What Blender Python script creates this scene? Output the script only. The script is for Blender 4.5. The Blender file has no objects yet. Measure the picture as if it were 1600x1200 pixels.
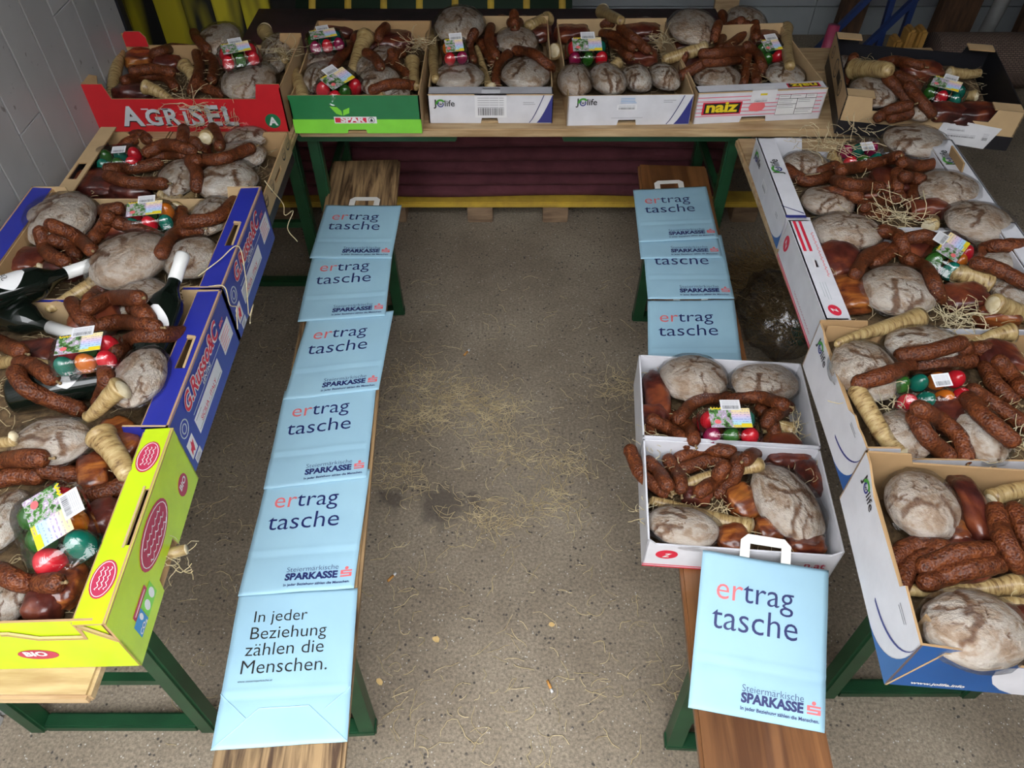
import bpy, bmesh, math, random
from mathutils import Vector, Matrix, noise
from mathutils.geometry import tessellate_polygon
random.seed(7)
S = bpy.context.scene
COL = S.collection
# ---------------------------------------------------------------- camera, sky, exposure
F, PITCH, CH = 1200.0, math.radians(47.7), 2.03          # focal length in px of the 1600x1200 frame, tilt down, height
cam = bpy.data.cameras.new('camera'); cam.sensor_width = 36; cam.lens = 36 * F / 1600; cam.clip_start = .02
co = bpy.data.objects.new('camera', cam); COL.objects.link(co)
co.location = (0, 0, CH); co.rotation_euler = (math.radians(90) - PITCH, 0, 0)
S.camera = co
w = bpy.data.worlds.new('overcast_sky'); S.world = w; w.use_nodes = True
bg = w.node_tree.nodes['Background']; bg.inputs[0].default_value = (.95, .97, 1.0, 1); bg.inputs[1].default_value = 3.2
S.view_settings.view_transform = 'Standard'; S.view_settings.look = 'None'
S.view_settings.gamma = 1; S.view_settings.use_curve_mapping = False
S.view_settings.exposure = 1.3
try:
    S.cycles.max_bounces = 8; S.cycles.transparent_max_bounces = 12; S.cycles.caustics_reflective = False; S.cycles.caustics_refractive = False
except Exception: pass
SP, CP = math.sin(PITCH), math.cos(PITCH)
def at(px, py, z):
    """point of the level plane z that shows at this pixel of the photograph"""
    yu = -(py - 600) / F; xr = (px - 800) / F
    t = (z - CH) / (yu * CP - SP)
    return Vector((xr * t, (yu * SP + CP) * t, z))
def dist(px, py, z):
    return (z - CH) / (-(py - 600) / F * CP - SP)
# ---------------------------------------------------------------- materials
MAT = {}
def nt(name):
    m = bpy.data.materials.new(name); m.use_nodes = True; MAT[name] = m
    return m, m.node_tree.nodes, m.node_tree.links, m.node_tree.nodes['Principled BSDF']
def ramp(N, L, src, stops):
    r = N.new('ShaderNodeValToRGB'); L.new(src, r.inputs[0]); e = r.color_ramp.elements
    while len(e) < len(stops): e.new(.5)
    for q, (p, c) in zip(e, stops): q.position = p; q.color = (*c, 1) if len(c) == 3 else c
    return r.outputs[0]
def texc(N, L, scale=(1, 1, 1), rnd=True, coord='Object'):
    tc = N.new('ShaderNodeTexCoord'); mp = N.new('ShaderNodeMapping'); mp.inputs['Scale'].default_value = scale
    L.new(tc.outputs[coord], mp.inputs[0])
    if rnd:
        oi = N.new('ShaderNodeObjectInfo'); mu = N.new('ShaderNodeVectorMath'); mu.operation = 'SCALE'
        cb = N.new('ShaderNodeCombineXYZ')
        for i in range(3): L.new(oi.outputs['Random'], cb.inputs[i])
        L.new(cb.outputs[0], mu.inputs[0]); mu.inputs['Scale'].default_value = 37.0
        L.new(mu.outputs[0], mp.inputs['Location'])
    return mp.outputs[0]
def noise_n(N, L, vec, scale, detail=4, rough=.55, dist=0):
    n = N.new('ShaderNodeTexNoise'); n.inputs['Scale'].default_value = scale; n.inputs['Detail'].default_value = detail
    n.inputs['Roughness'].default_value = rough; n.inputs['Distortion'].default_value = dist
    L.new(vec, n.inputs['Vector']); return n.outputs[0]
def bump(N, L, b, h, strength=.3, distance=.002, coat=False):
    u = N.new('ShaderNodeBump'); u.inputs['Strength'].default_value = strength; u.inputs['Distance'].default_value = distance
    L.new(h, u.inputs['Height']); L.new(u.outputs[0], b.inputs['Coat Normal' if coat else 'Normal'])
def pm(name, c1, c2=None, scale=20, rough=.6, metal=0, coat=0, bstr=0, bscale=80, bdist=.001, sc=(1, 1, 1), lo=.35, hi=.65, rnd=True, crough=.1):
    m, N, L, b = nt(name)
    v = texc(N, L, sc, rnd)
    c2 = c2 or tuple(x * .86 for x in c1)
    L.new(ramp(N, L, noise_n(N, L, v, scale), [(lo, c2), (hi, c1)]), b.inputs['Base Color'])
    b.inputs['Roughness'].default_value = rough; b.inputs['Metallic'].default_value = metal
    b.inputs['Coat Weight'].default_value = coat; b.inputs['Coat Roughness'].default_value = crough
    if bstr: bump(N, L, b, noise_n(N, L, v, bscale), bstr, bdist)
    return m
def mixc(N, L, fac, a, b_):
    x = N.new('ShaderNodeMix'); x.data_type = 'RGBA'
    if isinstance(fac, float): x.inputs[0].default_value = fac
    else: L.new(fac, x.inputs[0])
    for i, q in ((6, a), (7, b_)):
        if isinstance(q, tuple): x.inputs[i].default_value = (*q, 1)
        else: L.new(q, x.inputs[i])
    return x.outputs[2]
# paper, print and card
for n_, c, r in (('white_card', (.66, .66, .70), .5), ('shaded_white_card', (.48, .48, .51), .5), ('kraft', (.42, .26, .12), .8), ('kraft_light', (.52, .36, .19), .8),
                 ('red_card', (.55, .018, .025), .4), ('blue_card', (.022, .03, .30), .35), ('lime_card', (.50, .68, .012), .4), ('green_card', (.018, .17, .055), .4),
                 ('lime_print', (.22, .66, .05), .45), ('black_card', (.012, .012, .016), .45), ('cobalt_print', (.015, .09, .30), .4), ('navy_print', (.012, .02, .12), .5),
                 ('indigo_print', (.03, .035, .20), .5),
                 ('red_print', (.62, .02, .05), .5), ('pink_print', (.75, .09, .17), .5), ('crimson_print', (.45, .03, .08), .5), ('white_print', (.78, .78, .78), .5),
                 ('black_print', (.015, .015, .015), .5), ('grey_print', (.25, .25, .27), .6), ('silver_print', (.50, .54, .56), .5), ('yellow_print', (.80, .62, .02), .5),
                 ('green_print', (.06, .30, .03), .5), ('bottle_green_print', (.01, .16, .06), .5), ('sky_print', (.06, .28, .60), .5), ('salmon_print', (.80, .16, .17), .5),
                 ('sticker', (.72, .72, .74), .5), ('handle_paper', (.80, .79, .74), .75)):
    pm(n_, c, tuple(x * .88 for x in c), 14, r, bstr=.08 if 'print' not in n_ else 0, bscale=60)
pm('bag_paper', (.33, .54, .66), (.30, .50, .63), 6, .62, bstr=.25, bscale=14, bdist=.002)
pm('carpet', (.125, .034, .046), (.08, .020, .028), 9, .95, bstr=.5, bscale=300, bdist=.002)
pm('green_paint', (.010, .062, .024), (.007, .042, .017), 12, .38, bstr=.05)
pm('yellow_paint', (.62, .42, .05), (.40, .26, .04), 10, .6)
pm('pine', (.50, .36, .20), (.33, .21, .10), 7, .6, sc=(1, 9, 9), bstr=.2, bscale=30)
pm('pine_block', (.30, .20, .12), (.16, .10, .06), 9, .8, sc=(1, 5, 5))
pm('blue_paint', (.02, .045, .16), None, 10, .4)
pm('brown_timber', (.10, .05, .025), (.05, .025, .012), 8, .75, sc=(6, 6, 1))
pm('yellow_timber', (.52, .30, .07), (.38, .20, .05), 8, .5)
pm('pink_plastic', (.35, .04, .10), None, 10, .5)
pm('pvc_pipe', (.45, .46, .45), None, 10, .4)
pm('panel_grey', (.34, .37, .38), (.29, .32, .33), 3, .5)
pm('ceiling_boards', (.16, .15, .14), (.12, .11, .10), 4, .8)
pm('twine', (.62, .55, .38), None, 20, .8)
pm('straw', (.60, .49, .29), (.44, .34, .18), 30, .8)
pm('straw_pale', (.66, .58, .38), (.50, .40, .22), 30, .8)
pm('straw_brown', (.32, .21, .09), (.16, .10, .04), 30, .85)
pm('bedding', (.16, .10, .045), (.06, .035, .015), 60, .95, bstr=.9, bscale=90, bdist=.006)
pm('white_plastic', (.70, .70, .70), None, 10, .35)
pm('filter_paper', (.58, .28, .07), None, 60, .8)
pm('chip', (.68, .48, .20), (.55, .36, .14), 60, .8)
pm('leather_edge', (.25, .17, .08), None, 60, .8)
# painted boards of the left wall
m, N, L, b = nt('wall_paint'); v = texc(N, L, (1, 1, 1), True)
c = ramp(N, L, noise_n(N, L, v, 3.0, 5), [(.3, (.34, .34, .34)), (.7, (.42, .42, .42))])
sp = ramp(N, L, noise_n(N, L, v, 34, 2), [(.70, (0, 0, 0)), (.76, (1, 1, 1))])
L.new(mixc(N, L, sp, c, (.20, .19, .18)), b.inputs['Base Color']); b.inputs['Roughness'].default_value = .33
bump(N, L, b, noise_n(N, L, v, 8), .12, .004)
pm('wall_gap', (.85, .85, .84), None, 10, .6)
# yellow boards sprayed with black blotches
m, N, L, b = nt('sprayed_yellow'); v = texc(N, L, (1, 1, 1), False)
c = ramp(N, L, noise_n(N, L, texc(N, L, (7, 1, 1.2), True), 1.0, 2), [(.42, (.012, .012, .012)), (.56, (.50, .42, .02))])
L.new(c, b.inputs['Base Color']); b.inputs['Roughness'].default_value = .6
# concrete
m, N, L, b = nt('concrete'); v = texc(N, L, (1, 1, 1), False)
base = ramp(N, L, noise_n(N, L, v, 2.2, 6, .6), [(.3, (.190, .150, .108)), (.7, (.335, .28, .212))])
fine = ramp(N, L, noise_n(N, L, v, 120, 4, .7), [(.35, (.55, .55, .55)), (.65, (1.15, 1.15, 1.12))])
mu = N.new('ShaderNodeMix'); mu.data_type = 'RGBA'; mu.blend_type = 'MULTIPLY'; mu.inputs[0].default_value = 1
L.new(base, mu.inputs[6]); L.new(fine, mu.inputs[7])
def voro(scale, lo, hi):
    vo = N.new('ShaderNodeTexVoronoi'); vo.inputs['Scale'].default_value = scale; vo.inputs['Randomness'].default_value = 1
    L.new(v, vo.inputs['Vector'])
    a = ramp(N, L, vo.outputs['Distance'], [(lo, (1, 1, 1)), (hi, (0, 0, 0))])
    g = ramp(N, L, noise_n(N, L, v, scale * .23, 2), [(.50, (0, 0, 0)), (.56, (1, 1, 1))])
    q = N.new('ShaderNodeMath'); q.operation = 'MULTIPLY'; L.new(a, q.inputs[0]); L.new(g, q.inputs[1]); return q.outputs[0]
c = mixc(N, L, voro(55, .14, .26), mu.outputs[2], (.06, .052, .045))
c = mixc(N, L, voro(80, .10, .2), c, (.50, .47, .42))
def stain(x, y, r):
    d = N.new('ShaderNodeVectorMath'); d.operation = 'DISTANCE'; d.inputs[1].default_value = (x, y, 0)
    ns = N.new('ShaderNodeVectorMath'); ns.operation = 'ADD'
    nn = N.new('ShaderNodeTexNoise'); nn.inputs['Scale'].default_value = 14; L.new(v, nn.inputs['Vector'])
    sb = N.new('ShaderNodeVectorMath'); sb.operation = 'MULTIPLY_ADD'; L.new(nn.outputs['Color'], sb.inputs[0])
    sb.inputs[1].default_value = (.14, .14, 0); sb.inputs[2].default_value = (-.07, -.07, 0)
    L.new(v, ns.inputs[0]); L.new(sb.outputs[0], ns.inputs[1]); L.new(ns.outputs[0], d.inputs[0])
    return ramp(N, L, d.outputs['Value'], [(r * .5, (.75, .75, .75)), (r, (0, 0, 0))])
for sx, sy, r in ((615, 782, .055), (690, 790, .085), (748, 784, .045)):
    p_ = at(sx, sy, 0); c = mixc(N, L, stain(p_.x, p_.y, r), c, (.075, .06, .048))
L.new(c, b.inputs['Base Color']); b.inputs['Roughness'].default_value = .85
bump(N, L, b, noise_n(N, L, v, 160, 5), .45, .003)
# bench planks
def plank_mat(name, dark, light, rough, coat, grain):
    m, N, L, b = nt(name); v = texc(N, L, (1, .06, 1), False)
    g1 = noise_n(N, L, v, grain, 6, .6, .8); g2 = noise_n(N, L, texc(N, L, (1, .5, 1), False), 5, 4)
    c = ramp(N, L, g1, [(.38, dark), (.60, light)])
    k = ramp(N, L, g2, [(.35, (.62, .62, .62)), (.65, (1.1, 1.1, 1.1))])
    mu = N.new('ShaderNodeMix'); mu.data_type = 'RGBA'; mu.blend_type = 'MULTIPLY'; mu.inputs[0].default_value = 1
    L.new(c, mu.inputs[6]); L.new(k, mu.inputs[7])
    L.new(mu.outputs[2], b.inputs['Base Color']); b.inputs['Roughness'].default_value = rough; b.inputs['Coat Weight'].default_value = coat
    bump(N, L, b, g1, .5, .002)
plank_mat('bench_wood_old', (.07, .034, .015), (.42, .27, .13), .6, .1, 48)
plank_mat('bench_wood_varnish', (.13, .048, .016), (.27, .115, .04), .38, .4, 26)
# bread: floured crust, cracks come from a vertex colour of the loaf itself
m, N, L, b = nt('bread_crust'); v = texc(N, L, (1, 1, 1), True)
att = N.new('ShaderNodeAttribute'); att.attribute_name = 'crack'
fl = noise_n(N, L, v, 1.9, 6, .62, .4)
flour = ramp(N, L, fl, [(.30, (.27, .15, .07)), (.42, (.47, .33, .22)), (.51, (.64, .55, .45)), (.64, (.76, .70, .62))])
tint = N.new('ShaderNodeObjectInfo')
flour2 = mixc(N, L, ramp(N, L, tint.outputs['Random'], [(0, (0, 0, 0)), (1, (.40, .40, .40))]), flour, (.44, .30, .20))
crust = ramp(N, L, noise_n(N, L, v, 5, 3), [(.3, (.11, .045, .016)), (.7, (.24, .115, .048))])
L.new(mixc(N, L, att.outputs['Fac'], flour2, crust), b.inputs['Base Color'])
b.inputs['Roughness'].default_value = .75; b.inputs['Coat Weight'].default_value = .12; b.inputs['Coat Roughness'].default_value = .2
b.inputs['Coat IOR'].default_value = 1.8
bump(N, L, b, noise_n(N, L, v, 9, 5), .6, .03)
cv = N.new('ShaderNodeTexVoronoi'); cv.inputs['Scale'].default_value = 4.2
dv = N.new('ShaderNodeVectorMath'); dv.operation = 'ADD'; dn = N.new('ShaderNodeTexNoise'); dn.inputs['Scale'].default_value = 3; L.new(v, dn.inputs['Vector'])
L.new(v, dv.inputs[0]); L.new(dn.outputs['Color'], dv.inputs[1]); L.new(dv.outputs[0], cv.inputs['Vector'])
bump(N, L, b, cv.outputs['Distance'], 1.0, .03, True)
# sausage
m, N, L, b = nt('sausage_skin'); v = texc(N, L, (1, 1, 1), True)
vo = N.new('ShaderNodeTexVoronoi'); vo.inputs['Scale'].default_value = 230; L.new(v, vo.inputs['Vector'])
c = ramp(N, L, noise_n(N, L, v, 75, 4, .7), [(.34, (.022, .004, .002)), (.49, (.078, .016, .006)), (.66, (.19, .050, .014))])
oi = N.new('ShaderNodeObjectInfo')
c = mixc(N, L, ramp(N, L, oi.outputs['Random'], [(0, (0, 0, 0)), (1, (.55, .55, .55))]), c, (.038, .008, .004))
c = mixc(N, L, ramp(N, L, vo.outputs['Distance'], [(.25, (0, 0, 0)), (.75, (.30, .30, .30))]), c, (.27, .085, .022))
L.new(c, b.inputs['Base Color']); b.inputs['Roughness'].default_value = .46; b.inputs['Specular IOR Level'].default_value = .32
ad = N.new('ShaderNodeMath'); ad.operation = 'ADD'; L.new(vo.outputs['Distance'], ad.inputs[0]); L.new(noise_n(N, L, v, 90, 3), ad.inputs[1])
bump(N, L, b, ad.outputs[0], .8, .0022)
# horseradish
m, N, L, b = nt('root_skin'); v = texc(N, L, (1, 1, 1), True)
g = noise_n(N, L, texc(N, L, (1, 1, 4.5), True), 34, 5, .65, .6)
c = ramp(N, L, g, [(.34, (.12, .062, .018)), (.46, (.32, .21, .08)), (.64, (.46, .345, .16))])
L.new(c, b.inputs['Base Color']); b.inputs['Roughness'].default_value = .5; b.inputs['Coat Weight'].default_value = .35; b.inputs['Coat Roughness'].default_value = .15
bump(N, L, b, g, .5, .003)
pm('root_cut', (.66, .58, .40), (.50, .40, .23), 50, .55, coat=.4, bstr=.3)
# smoked meat
m, N, L, b = nt('smoked_meat'); v = texc(N, L, (1, 1, 1), True)
c = ramp(N, L, noise_n(N, L, v, 14, 5, .6, .6), [(.36, (.028, .006, .005)), (.50, (.085, .016, .010)), (.66, (.20, .05, .018))])
L.new(c, b.inputs['Base Color']); b.inputs['Roughness'].default_value = .38; b.inputs['Coat Weight'].default_value = .5; b.inputs['Coat Roughness'].default_value = .12
bump(N, L, b, noise_n(N, L, v, 40, 4), .6, .005)
m, N, L, b = nt('smoked_fat'); v = texc(N, L, (1, 1, 1), True)
c = ramp(N, L, noise_n(N, L, texc(N, L, (1, 4, 4), True), 12, 4, .6, .5), [(.36, (.05, .008, .005)), (.50, (.16, .038, .010)), (.66, (.34, .115, .022))])
L.new(c, b.inputs['Base Color']); b.inputs['Roughness'].default_value = .35; b.inputs['Coat Weight'].default_value = .5; b.inputs['Coat Roughness'].default_value = .12
bump(N, L, b, noise_n(N, L, v, 40, 4), .5, .004)
# eggs, glass, film
for n_, c in (('egg_red', (.58, .012, .025)), ('egg_green', (.004, .14, .095)), ('egg_orange', (.60, .15, .012)), ('egg_purple', (.26, .008, .06)), ('egg_leaf', (.025, .12, .015))):
    pm(n_, c, tuple(x * .9 for x in c), 30, .22, coat=.6)
m, N, L, b = nt('bottle_glass'); b.inputs['Base Color'].default_value = (.004, .007, .005, 1); b.inputs['Roughness'].default_value = .06; b.inputs['Specular IOR Level'].default_value = .6
pm('capsule', (.68, .68, .66), None, 10, .35)
pm('capsule_top', (.50, .03, .04), None, 10, .35)
def film(name, fac_lo, rough, bs):
    m, N, L, b = nt(name); N.remove(b); out = N['Material Output']
    tr = N.new('ShaderNodeBsdfTransparent'); gl = N.new('ShaderNodeBsdfGlossy'); gl.inputs['Roughness'].default_value = rough
    mx = N.new('ShaderNodeMixShader'); lw = N.new('ShaderNodeLayerWeight'); lw.inputs['Blend'].default_value = .25
    bu = N.new('ShaderNodeBump'); bu.inputs['Strength'].default_value = bs; bu.inputs['Distance'].default_value = .006
    L.new(noise_n(N, L, texc(N, L, (1, 1, 1), True), 30, 3, .6, 1), bu.inputs['Height']); L.new(bu.outputs[0], gl.inputs['Normal']); L.new(bu.outputs[0], lw.inputs['Normal'])
    r = ramp(N, L, lw.outputs['Fresnel'], [(0, (fac_lo,) * 3), (1, (.7, .7, .7))])
    L.new(r, mx.inputs[0]); L.new(tr.outputs[0], mx.inputs[1]); L.new(gl.outputs[0], mx.inputs[2]); L.new(mx.outputs[0], out.inputs['Surface'])
film('clear_film', .06, .06, .5)
film('clear_shell', .07, .06, .5)
film('sack_film', .12, .25, 1.0)
# woven mat
m, N, L, b = nt('woven_mat'); v = texc(N, L, (1, 1, 1), False)
br = N.new('ShaderNodeTexBrick'); br.inputs['Scale'].default_value = 22; br.inputs['Color1'].default_value = (.20, .14, .11, 1); br.inputs['Color2'].default_value = (.15, .10, .08, 1)
br.inputs['Mortar'].default_value = (.05, .035, .03, 1); br.inputs['Mortar Size'].default_value = .04; L.new(texc(N, L, (1, 1, 1), False, 'UV'), br.inputs['Vector'])
L.new(br.outputs['Color'], b.inputs['Base Color']); b.inputs['Roughness'].default_value = .9
# egg card: flat colour print (meadow picture, pale text field, yellow band)
m, N, L, b = nt('egg_card'); tc = N.new('ShaderNodeTexCoord'); sx = N.new('ShaderNodeSeparateXYZ'); L.new(tc.outputs['UV'], sx.inputs[0])
v = texc(N, L, (1, 1, 1), True)
pic = ramp(N, L, noise_n(N, L, v, 75, 4, .7), [(.36, (.03, .02, .02)), (.43, (.05, .16, .03)), (.48, (.10, .28, .06)), (.52, (.55, .50, .55)), (.57, (.30, .18, .34)), (.62, (.70, .62, .72))])
pale = ramp(N, L, sx.outputs[1], [(.12, (.75, .60, .05)), (.14, (.40, .72, .72)), (.40, (.50, .60, .85)), (.62, (.72, .55, .70)), (.85, (.85, .70, .35))])
ln = N.new('ShaderNodeTexWave'); ln.bands_direction = 'Y'; ln.inputs['Scale'].default_value = 2.6; L.new(tc.outputs['UV'], ln.inputs['Vector'])
stx = N.new('ShaderNodeMath'); stx.operation = 'MULTIPLY'; L.new(ramp(N, L, ln.outputs['Fac'], [(.70, (0, 0, 0)), (.8, (.55, .55, .55))]), stx.inputs[0])
L.new(ramp(N, L, noise_n(N, L, v, 220, 1), [(.48, (0, 0, 0)), (.52, (1, 1, 1))]), stx.inputs[1])
pale = mixc(N, L, stx.outputs[0], pale, (.10, .10, .40))
c = mixc(N, L, ramp(N, L, sx.outputs[0], [(.52, (0, 0, 0)), (.56, (1, 1, 1))]), pic, pale)
L.new(c, b.inputs['Base Color']); b.inputs['Roughness'].default_value = .35
# barcode sticker print
m, N, L, b = nt('barcode_print'); tc = N.new('ShaderNodeTexCoord'); sx = N.new('ShaderNodeSeparateXYZ'); L.new(tc.outputs['UV'], sx.inputs[0])
mp = N.new('ShaderNodeMapping'); mp.inputs['Scale'].default_value = (60, .01, 1); L.new(tc.outputs['UV'], mp.inputs[0])
bars = ramp(N, L, noise_n(N, L, mp.outputs[0], 1.0, 1), [(.49, (.02, .02, .03)), (.51, (.70, .70, .72))])
mp2 = N.new('ShaderNodeMapping'); mp2.inputs['Scale'].default_value = (14, .01, 1); L.new(tc.outputs['UV'], mp2.inputs[0])
wv = N.new('ShaderNodeTexWave'); wv.bands_direction = 'Y'; wv.inputs['Scale'].default_value = 3.2; L.new(tc.outputs['UV'], wv.inputs['Vector'])
rows = ramp(N, L, wv.outputs['Fac'], [(.62, (0, 0, 0)), (.70, (.7, .7, .7))])
gaps = ramp(N, L, noise_n(N, L, mp2.outputs[0], 1.0, 2), [(.36, (0, 0, 0)), (.40, (1, 1, 1))])
qm = N.new('ShaderNodeMath'); qm.operation = 'MULTIPLY'; L.new(rows, qm.inputs[0]); L.new(gaps, qm.inputs[1])
txt = mixc(N, L, qm.outputs[0], (.72, .72, .74), (.30, .30, .33))
a1 = mixc(N, L, ramp(N, L, sx.outputs[1], [(.40, (0, 0, 0)), (.42, (1, 1, 1))]), bars, txt)
inx = ramp(N, L, sx.outputs[0], [(.08, (0, 0, 0)), (.10, (1, 1, 1)), (.90, (1, 1, 1)), (.92, (0, 0, 0))])
iny = ramp(N, L, sx.outputs[1], [(.08, (0, 0, 0)), (.10, (1, 1, 1)), (.88, (1, 1, 1)), (.92, (0, 0, 0))])
q = N.new('ShaderNodeMath'); q.operation = 'MULTIPLY'; L.new(inx, q.inputs[0]); L.new(iny, q.inputs[1])
L.new(mixc(N, L, q.outputs[0], (.72, .72, .74), a1), b.inputs['Base Color']); b.inputs['Roughness'].default_value = .5
# ---------------------------------------------------------------- helpers
def obj(name, verts, faces, mats, parent=None, loc=None, rot=None, smooth=False, fm=None):
    me = bpy.data.meshes.new(name); me.from_pydata([tuple(v) for v in verts], [], faces)
    for m_ in ([mats] if isinstance(mats, str) else mats): me.materials.append(MAT[m_])
    if fm: me.polygons.foreach_set('material_index', fm)
    if smooth: me.polygons.foreach_set('use_smooth', [True] * len(me.polygons))
    me.update()
    o = bpy.data.objects.new(name, me); COL.objects.link(o)
    if parent: o.parent = parent
    if loc is not None: o.location = loc
    if rot is not None: o.rotation_euler = rot
    return o
def share(name, me, parent=None, loc=None, rot=None, scale=None):
    o = bpy.data.objects.new(name, me); COL.objects.link(o)
    if parent: o.parent = parent
    if loc is not None: o.location = loc
    if rot is not None: o.rotation_euler = rot
    if scale is not None: o.scale = scale
    return o
def tag(o, label, cat, group=None, kind=None):
    o['label'] = label; o['category'] = cat
    if group: o['group'] = group
    if kind: o['kind'] = kind
    return o
def thing(name, label, cat, loc=(0, 0, 0), rz=0, group=None):
    o = bpy.data.objects.new(name, None); COL.objects.link(o); o.location = loc; o.rotation_euler = (0, 0, rz); o.empty_display_size = .05
    return tag(o, label, cat, group)
def struct(o):
    o['kind'] = 'structure'; return o
def box_data(x0, x1, y0, y1, z0, z1, bv=0):
    if bv <= 0:
        V = [(x, y, z) for z in (z0, z1) for y in (y0, y1) for x in (x0, x1)]
        return V, [(0, 2, 3, 1), (4, 5, 7, 6), (0, 1, 5, 4), (2, 6, 7, 3), (0, 4, 6, 2), (1, 3, 7, 5)]
    bm = bmesh.new(); bmesh.ops.create_cube(bm, size=1)
    for v in bm.verts: v.co = Vector((x0 + (v.co.x + .5) * (x1 - x0), y0 + (v.co.y + .5) * (y1 - y0), z0 + (v.co.z + .5) * (z1 - z0)))
    bmesh.ops.bevel(bm, geom=bm.edges[:], offset=bv, segments=2, affect='EDGES')
    V = [tuple(v.co) for v in bm.verts]; bm.verts.index_update(); Fc = [tuple(v.index for v in f.verts) for f in bm.faces]; bm.free()
    return V, Fc
def bxo(name, x0, x1, y0, y1, z0, z1, mat, parent=None, bv=0, loc=None, rot=None):
    V, Fc = box_data(x0, x1, y0, y1, z0, z1, bv); return obj(name, V, Fc, mat, parent, loc, rot)
def tube_data(pts, rad, n=8, cap=True):
    pts = [Vector(p) for p in pts]; V = []; Fc = []
    rad = rad if isinstance(rad, (list, tuple)) else [rad] * len(pts)
    ref = None
    for i, p in enumerate(pts):
        t = (pts[min(i + 1, len(pts) - 1)] - pts[max(i - 1, 0)])
        t = t.normalized() if t.length > 1e-9 else Vector((0, 0, 1))
        if ref is None: ref = t.orthogonal().normalized()
        ref = (ref - t * ref.dot(t)); ref = ref.normalized() if ref.length > 1e-6 else t.orthogonal().normalized()
        bi = t.cross(ref)
        for k in range(n):
            a = 2 * math.pi * k / n
            V.append(p + (ref * math.cos(a) + bi * math.sin(a)) * rad[i])
    for i in range(len(pts) - 1):
        for k in range(n):
            a = i * n + k; b_ = i * n + (k + 1) % n
            Fc.append((a, b_, b_ + n, a + n))
    if cap:
        Fc.append(tuple(reversed(range(n)))); Fc.append(tuple(range((len(pts) - 1) * n, len(pts) * n)))
    return V, Fc
def tube(name, pts, rad, mat, parent=None, n=8, loc=None, smooth=True):
    V, Fc = tube_data(pts, rad, n); return obj(name, V, Fc, mat, parent, loc, None, smooth)
def beam(name, p, q, wx, wy, mat, parent=None):
    """square bar from p to q"""
    p, q = Vector(p), Vector(q); t = (q - p).normalized()
    a = t.cross(Vector((0, 1, 0))); a = a.normalized() if a.length > .1 else Vector((1, 0, 0)); b_ = t.cross(a)
    V = [e + a * sx * wx / 2 + b_ * sy * wy / 2 for e in (p, q) for sx, sy in ((-1, -1), (1, -1), (1, 1), (-1, 1))]
    return obj(name, V, [(3, 2, 1, 0), (4, 5, 6, 7), (0, 1, 5, 4), (1, 2, 6, 5), (2, 3, 7, 6), (3, 0, 4, 7)], mat, parent)
def smooth_path(pts, n):
    """Catmull-Rom through pts, n samples evenly spaced in length"""
    pts = [Vector(p) for p in pts]
    if len(pts) == 2: pts = [pts[0], (pts[0] + pts[1]) / 2, pts[1]]
    P = [pts[0] * 2 - pts[1]] + pts + [pts[-1] * 2 - pts[-2]]
    D = []
    for i in range(1, len(P) - 2):
        a, b_, c, d = P[i - 1:i + 3]
        for k in range(12):
            t = k / 12
            D.append(.5 * ((2 * b_) + (c - a) * t + (2 * a - 5 * b_ + 4 * c - d) * t * t + (-a + 3 * b_ - 3 * c + d) * t ** 3))
    D.append(pts[-1])
    acc = [0]
    for a, b_ in zip(D, D[1:]): acc.append(acc[-1] + (b_ - a).length)
    out = []; j = 0
    for k in range(n):
        s = acc[-1] * k / (n - 1)
        while j < len(acc) - 2 and acc[j + 1] < s: j += 1
        f_ = (s - acc[j]) / max(acc[j + 1] - acc[j], 1e-9); out.append(D[j].lerp(D[j + 1], min(max(f_, 0), 1)))
    return out
# outlines cut from sheet (with holes), front face one material, core and back another
class Frame:
    def __init__(s, p0, u, v): s.p0, s.u, s.v = Vector(p0), Vector(u).normalized(), Vector(v).normalized(); s.n = s.u.cross(s.v)
    def P(s, a, b_, d=0): return s.p0 + s.u * a + s.v * b_ + s.n * d
def sheet(name, fr, outline, th, mout, min_, parent, holes=(), uv=False):
    loops = [outline] + list(holes)
    flat = [q for l in loops for q in l]; n = len(flat)
    tri = tessellate_polygon([[Vector((a, b_, 0)) for a, b_ in l] for l in loops])
    V = [fr.P(a, b_, 0) for a, b_ in flat] + [fr.P(a, b_, -th) for a, b_ in flat]
    Fc = []; fm = []
    for t in tri:
        (x0, y0), (x1, y1), (x2, y2) = (flat[i] for i in t)
        t = t if (x1 - x0) * (y2 - y0) - (x2 - x0) * (y1 - y0) > 0 else t[::-1]
        Fc.append(tuple(t)); fm.append(0); Fc.append(tuple(i + n for i in t[::-1])); fm.append(1)
    k = 0
    for l in loops:
        for i in range(len(l)):
            a, b_ = k + i, k + (i + 1) % len(l); Fc.append((a, a + n, b_ + n, b_)); fm.append(1)
        k += len(l)
    o = obj(name, V, Fc, [mout, min_], parent, fm=fm)
    if uv:
        xs = [q[0] for q in flat]; ys = [q[1] for q in flat]; me = o.data; ul = me.uv_layers.new()
        for lp in me.loops:
            a, b_ = flat[lp.vertex_index % n]; ul.data[lp.index].uv = ((a - min(xs)) / (max(xs) - min(xs)), (b_ - min(ys)) / (max(ys) - min(ys)))
    return o
def rect(a0, a1, b0, b1): return [(a0, b0), (a1, b0), (a1, b1), (a0, b1)]
def oval(a, b_, ra, rb, n=24, rot=0):
    return [(a + ra * math.cos(t) * math.cos(rot) - rb * math.sin(t) * math.sin(rot), b_ + ra * math.cos(t) * math.sin(rot) + rb * math.sin(t) * math.cos(rot)) for t in (2 * math.pi * k / n for k in range(n))]
def print_(name, fr, outline, mat, parent, lift=.0006, holes=(), uv=False):
    f2 = Frame(fr.P(0, 0, lift), fr.u, fr.v); return sheet(name, f2, outline, .0004, mat, mat, parent, holes, uv)
TXT = {}; TXTW = {}
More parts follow.
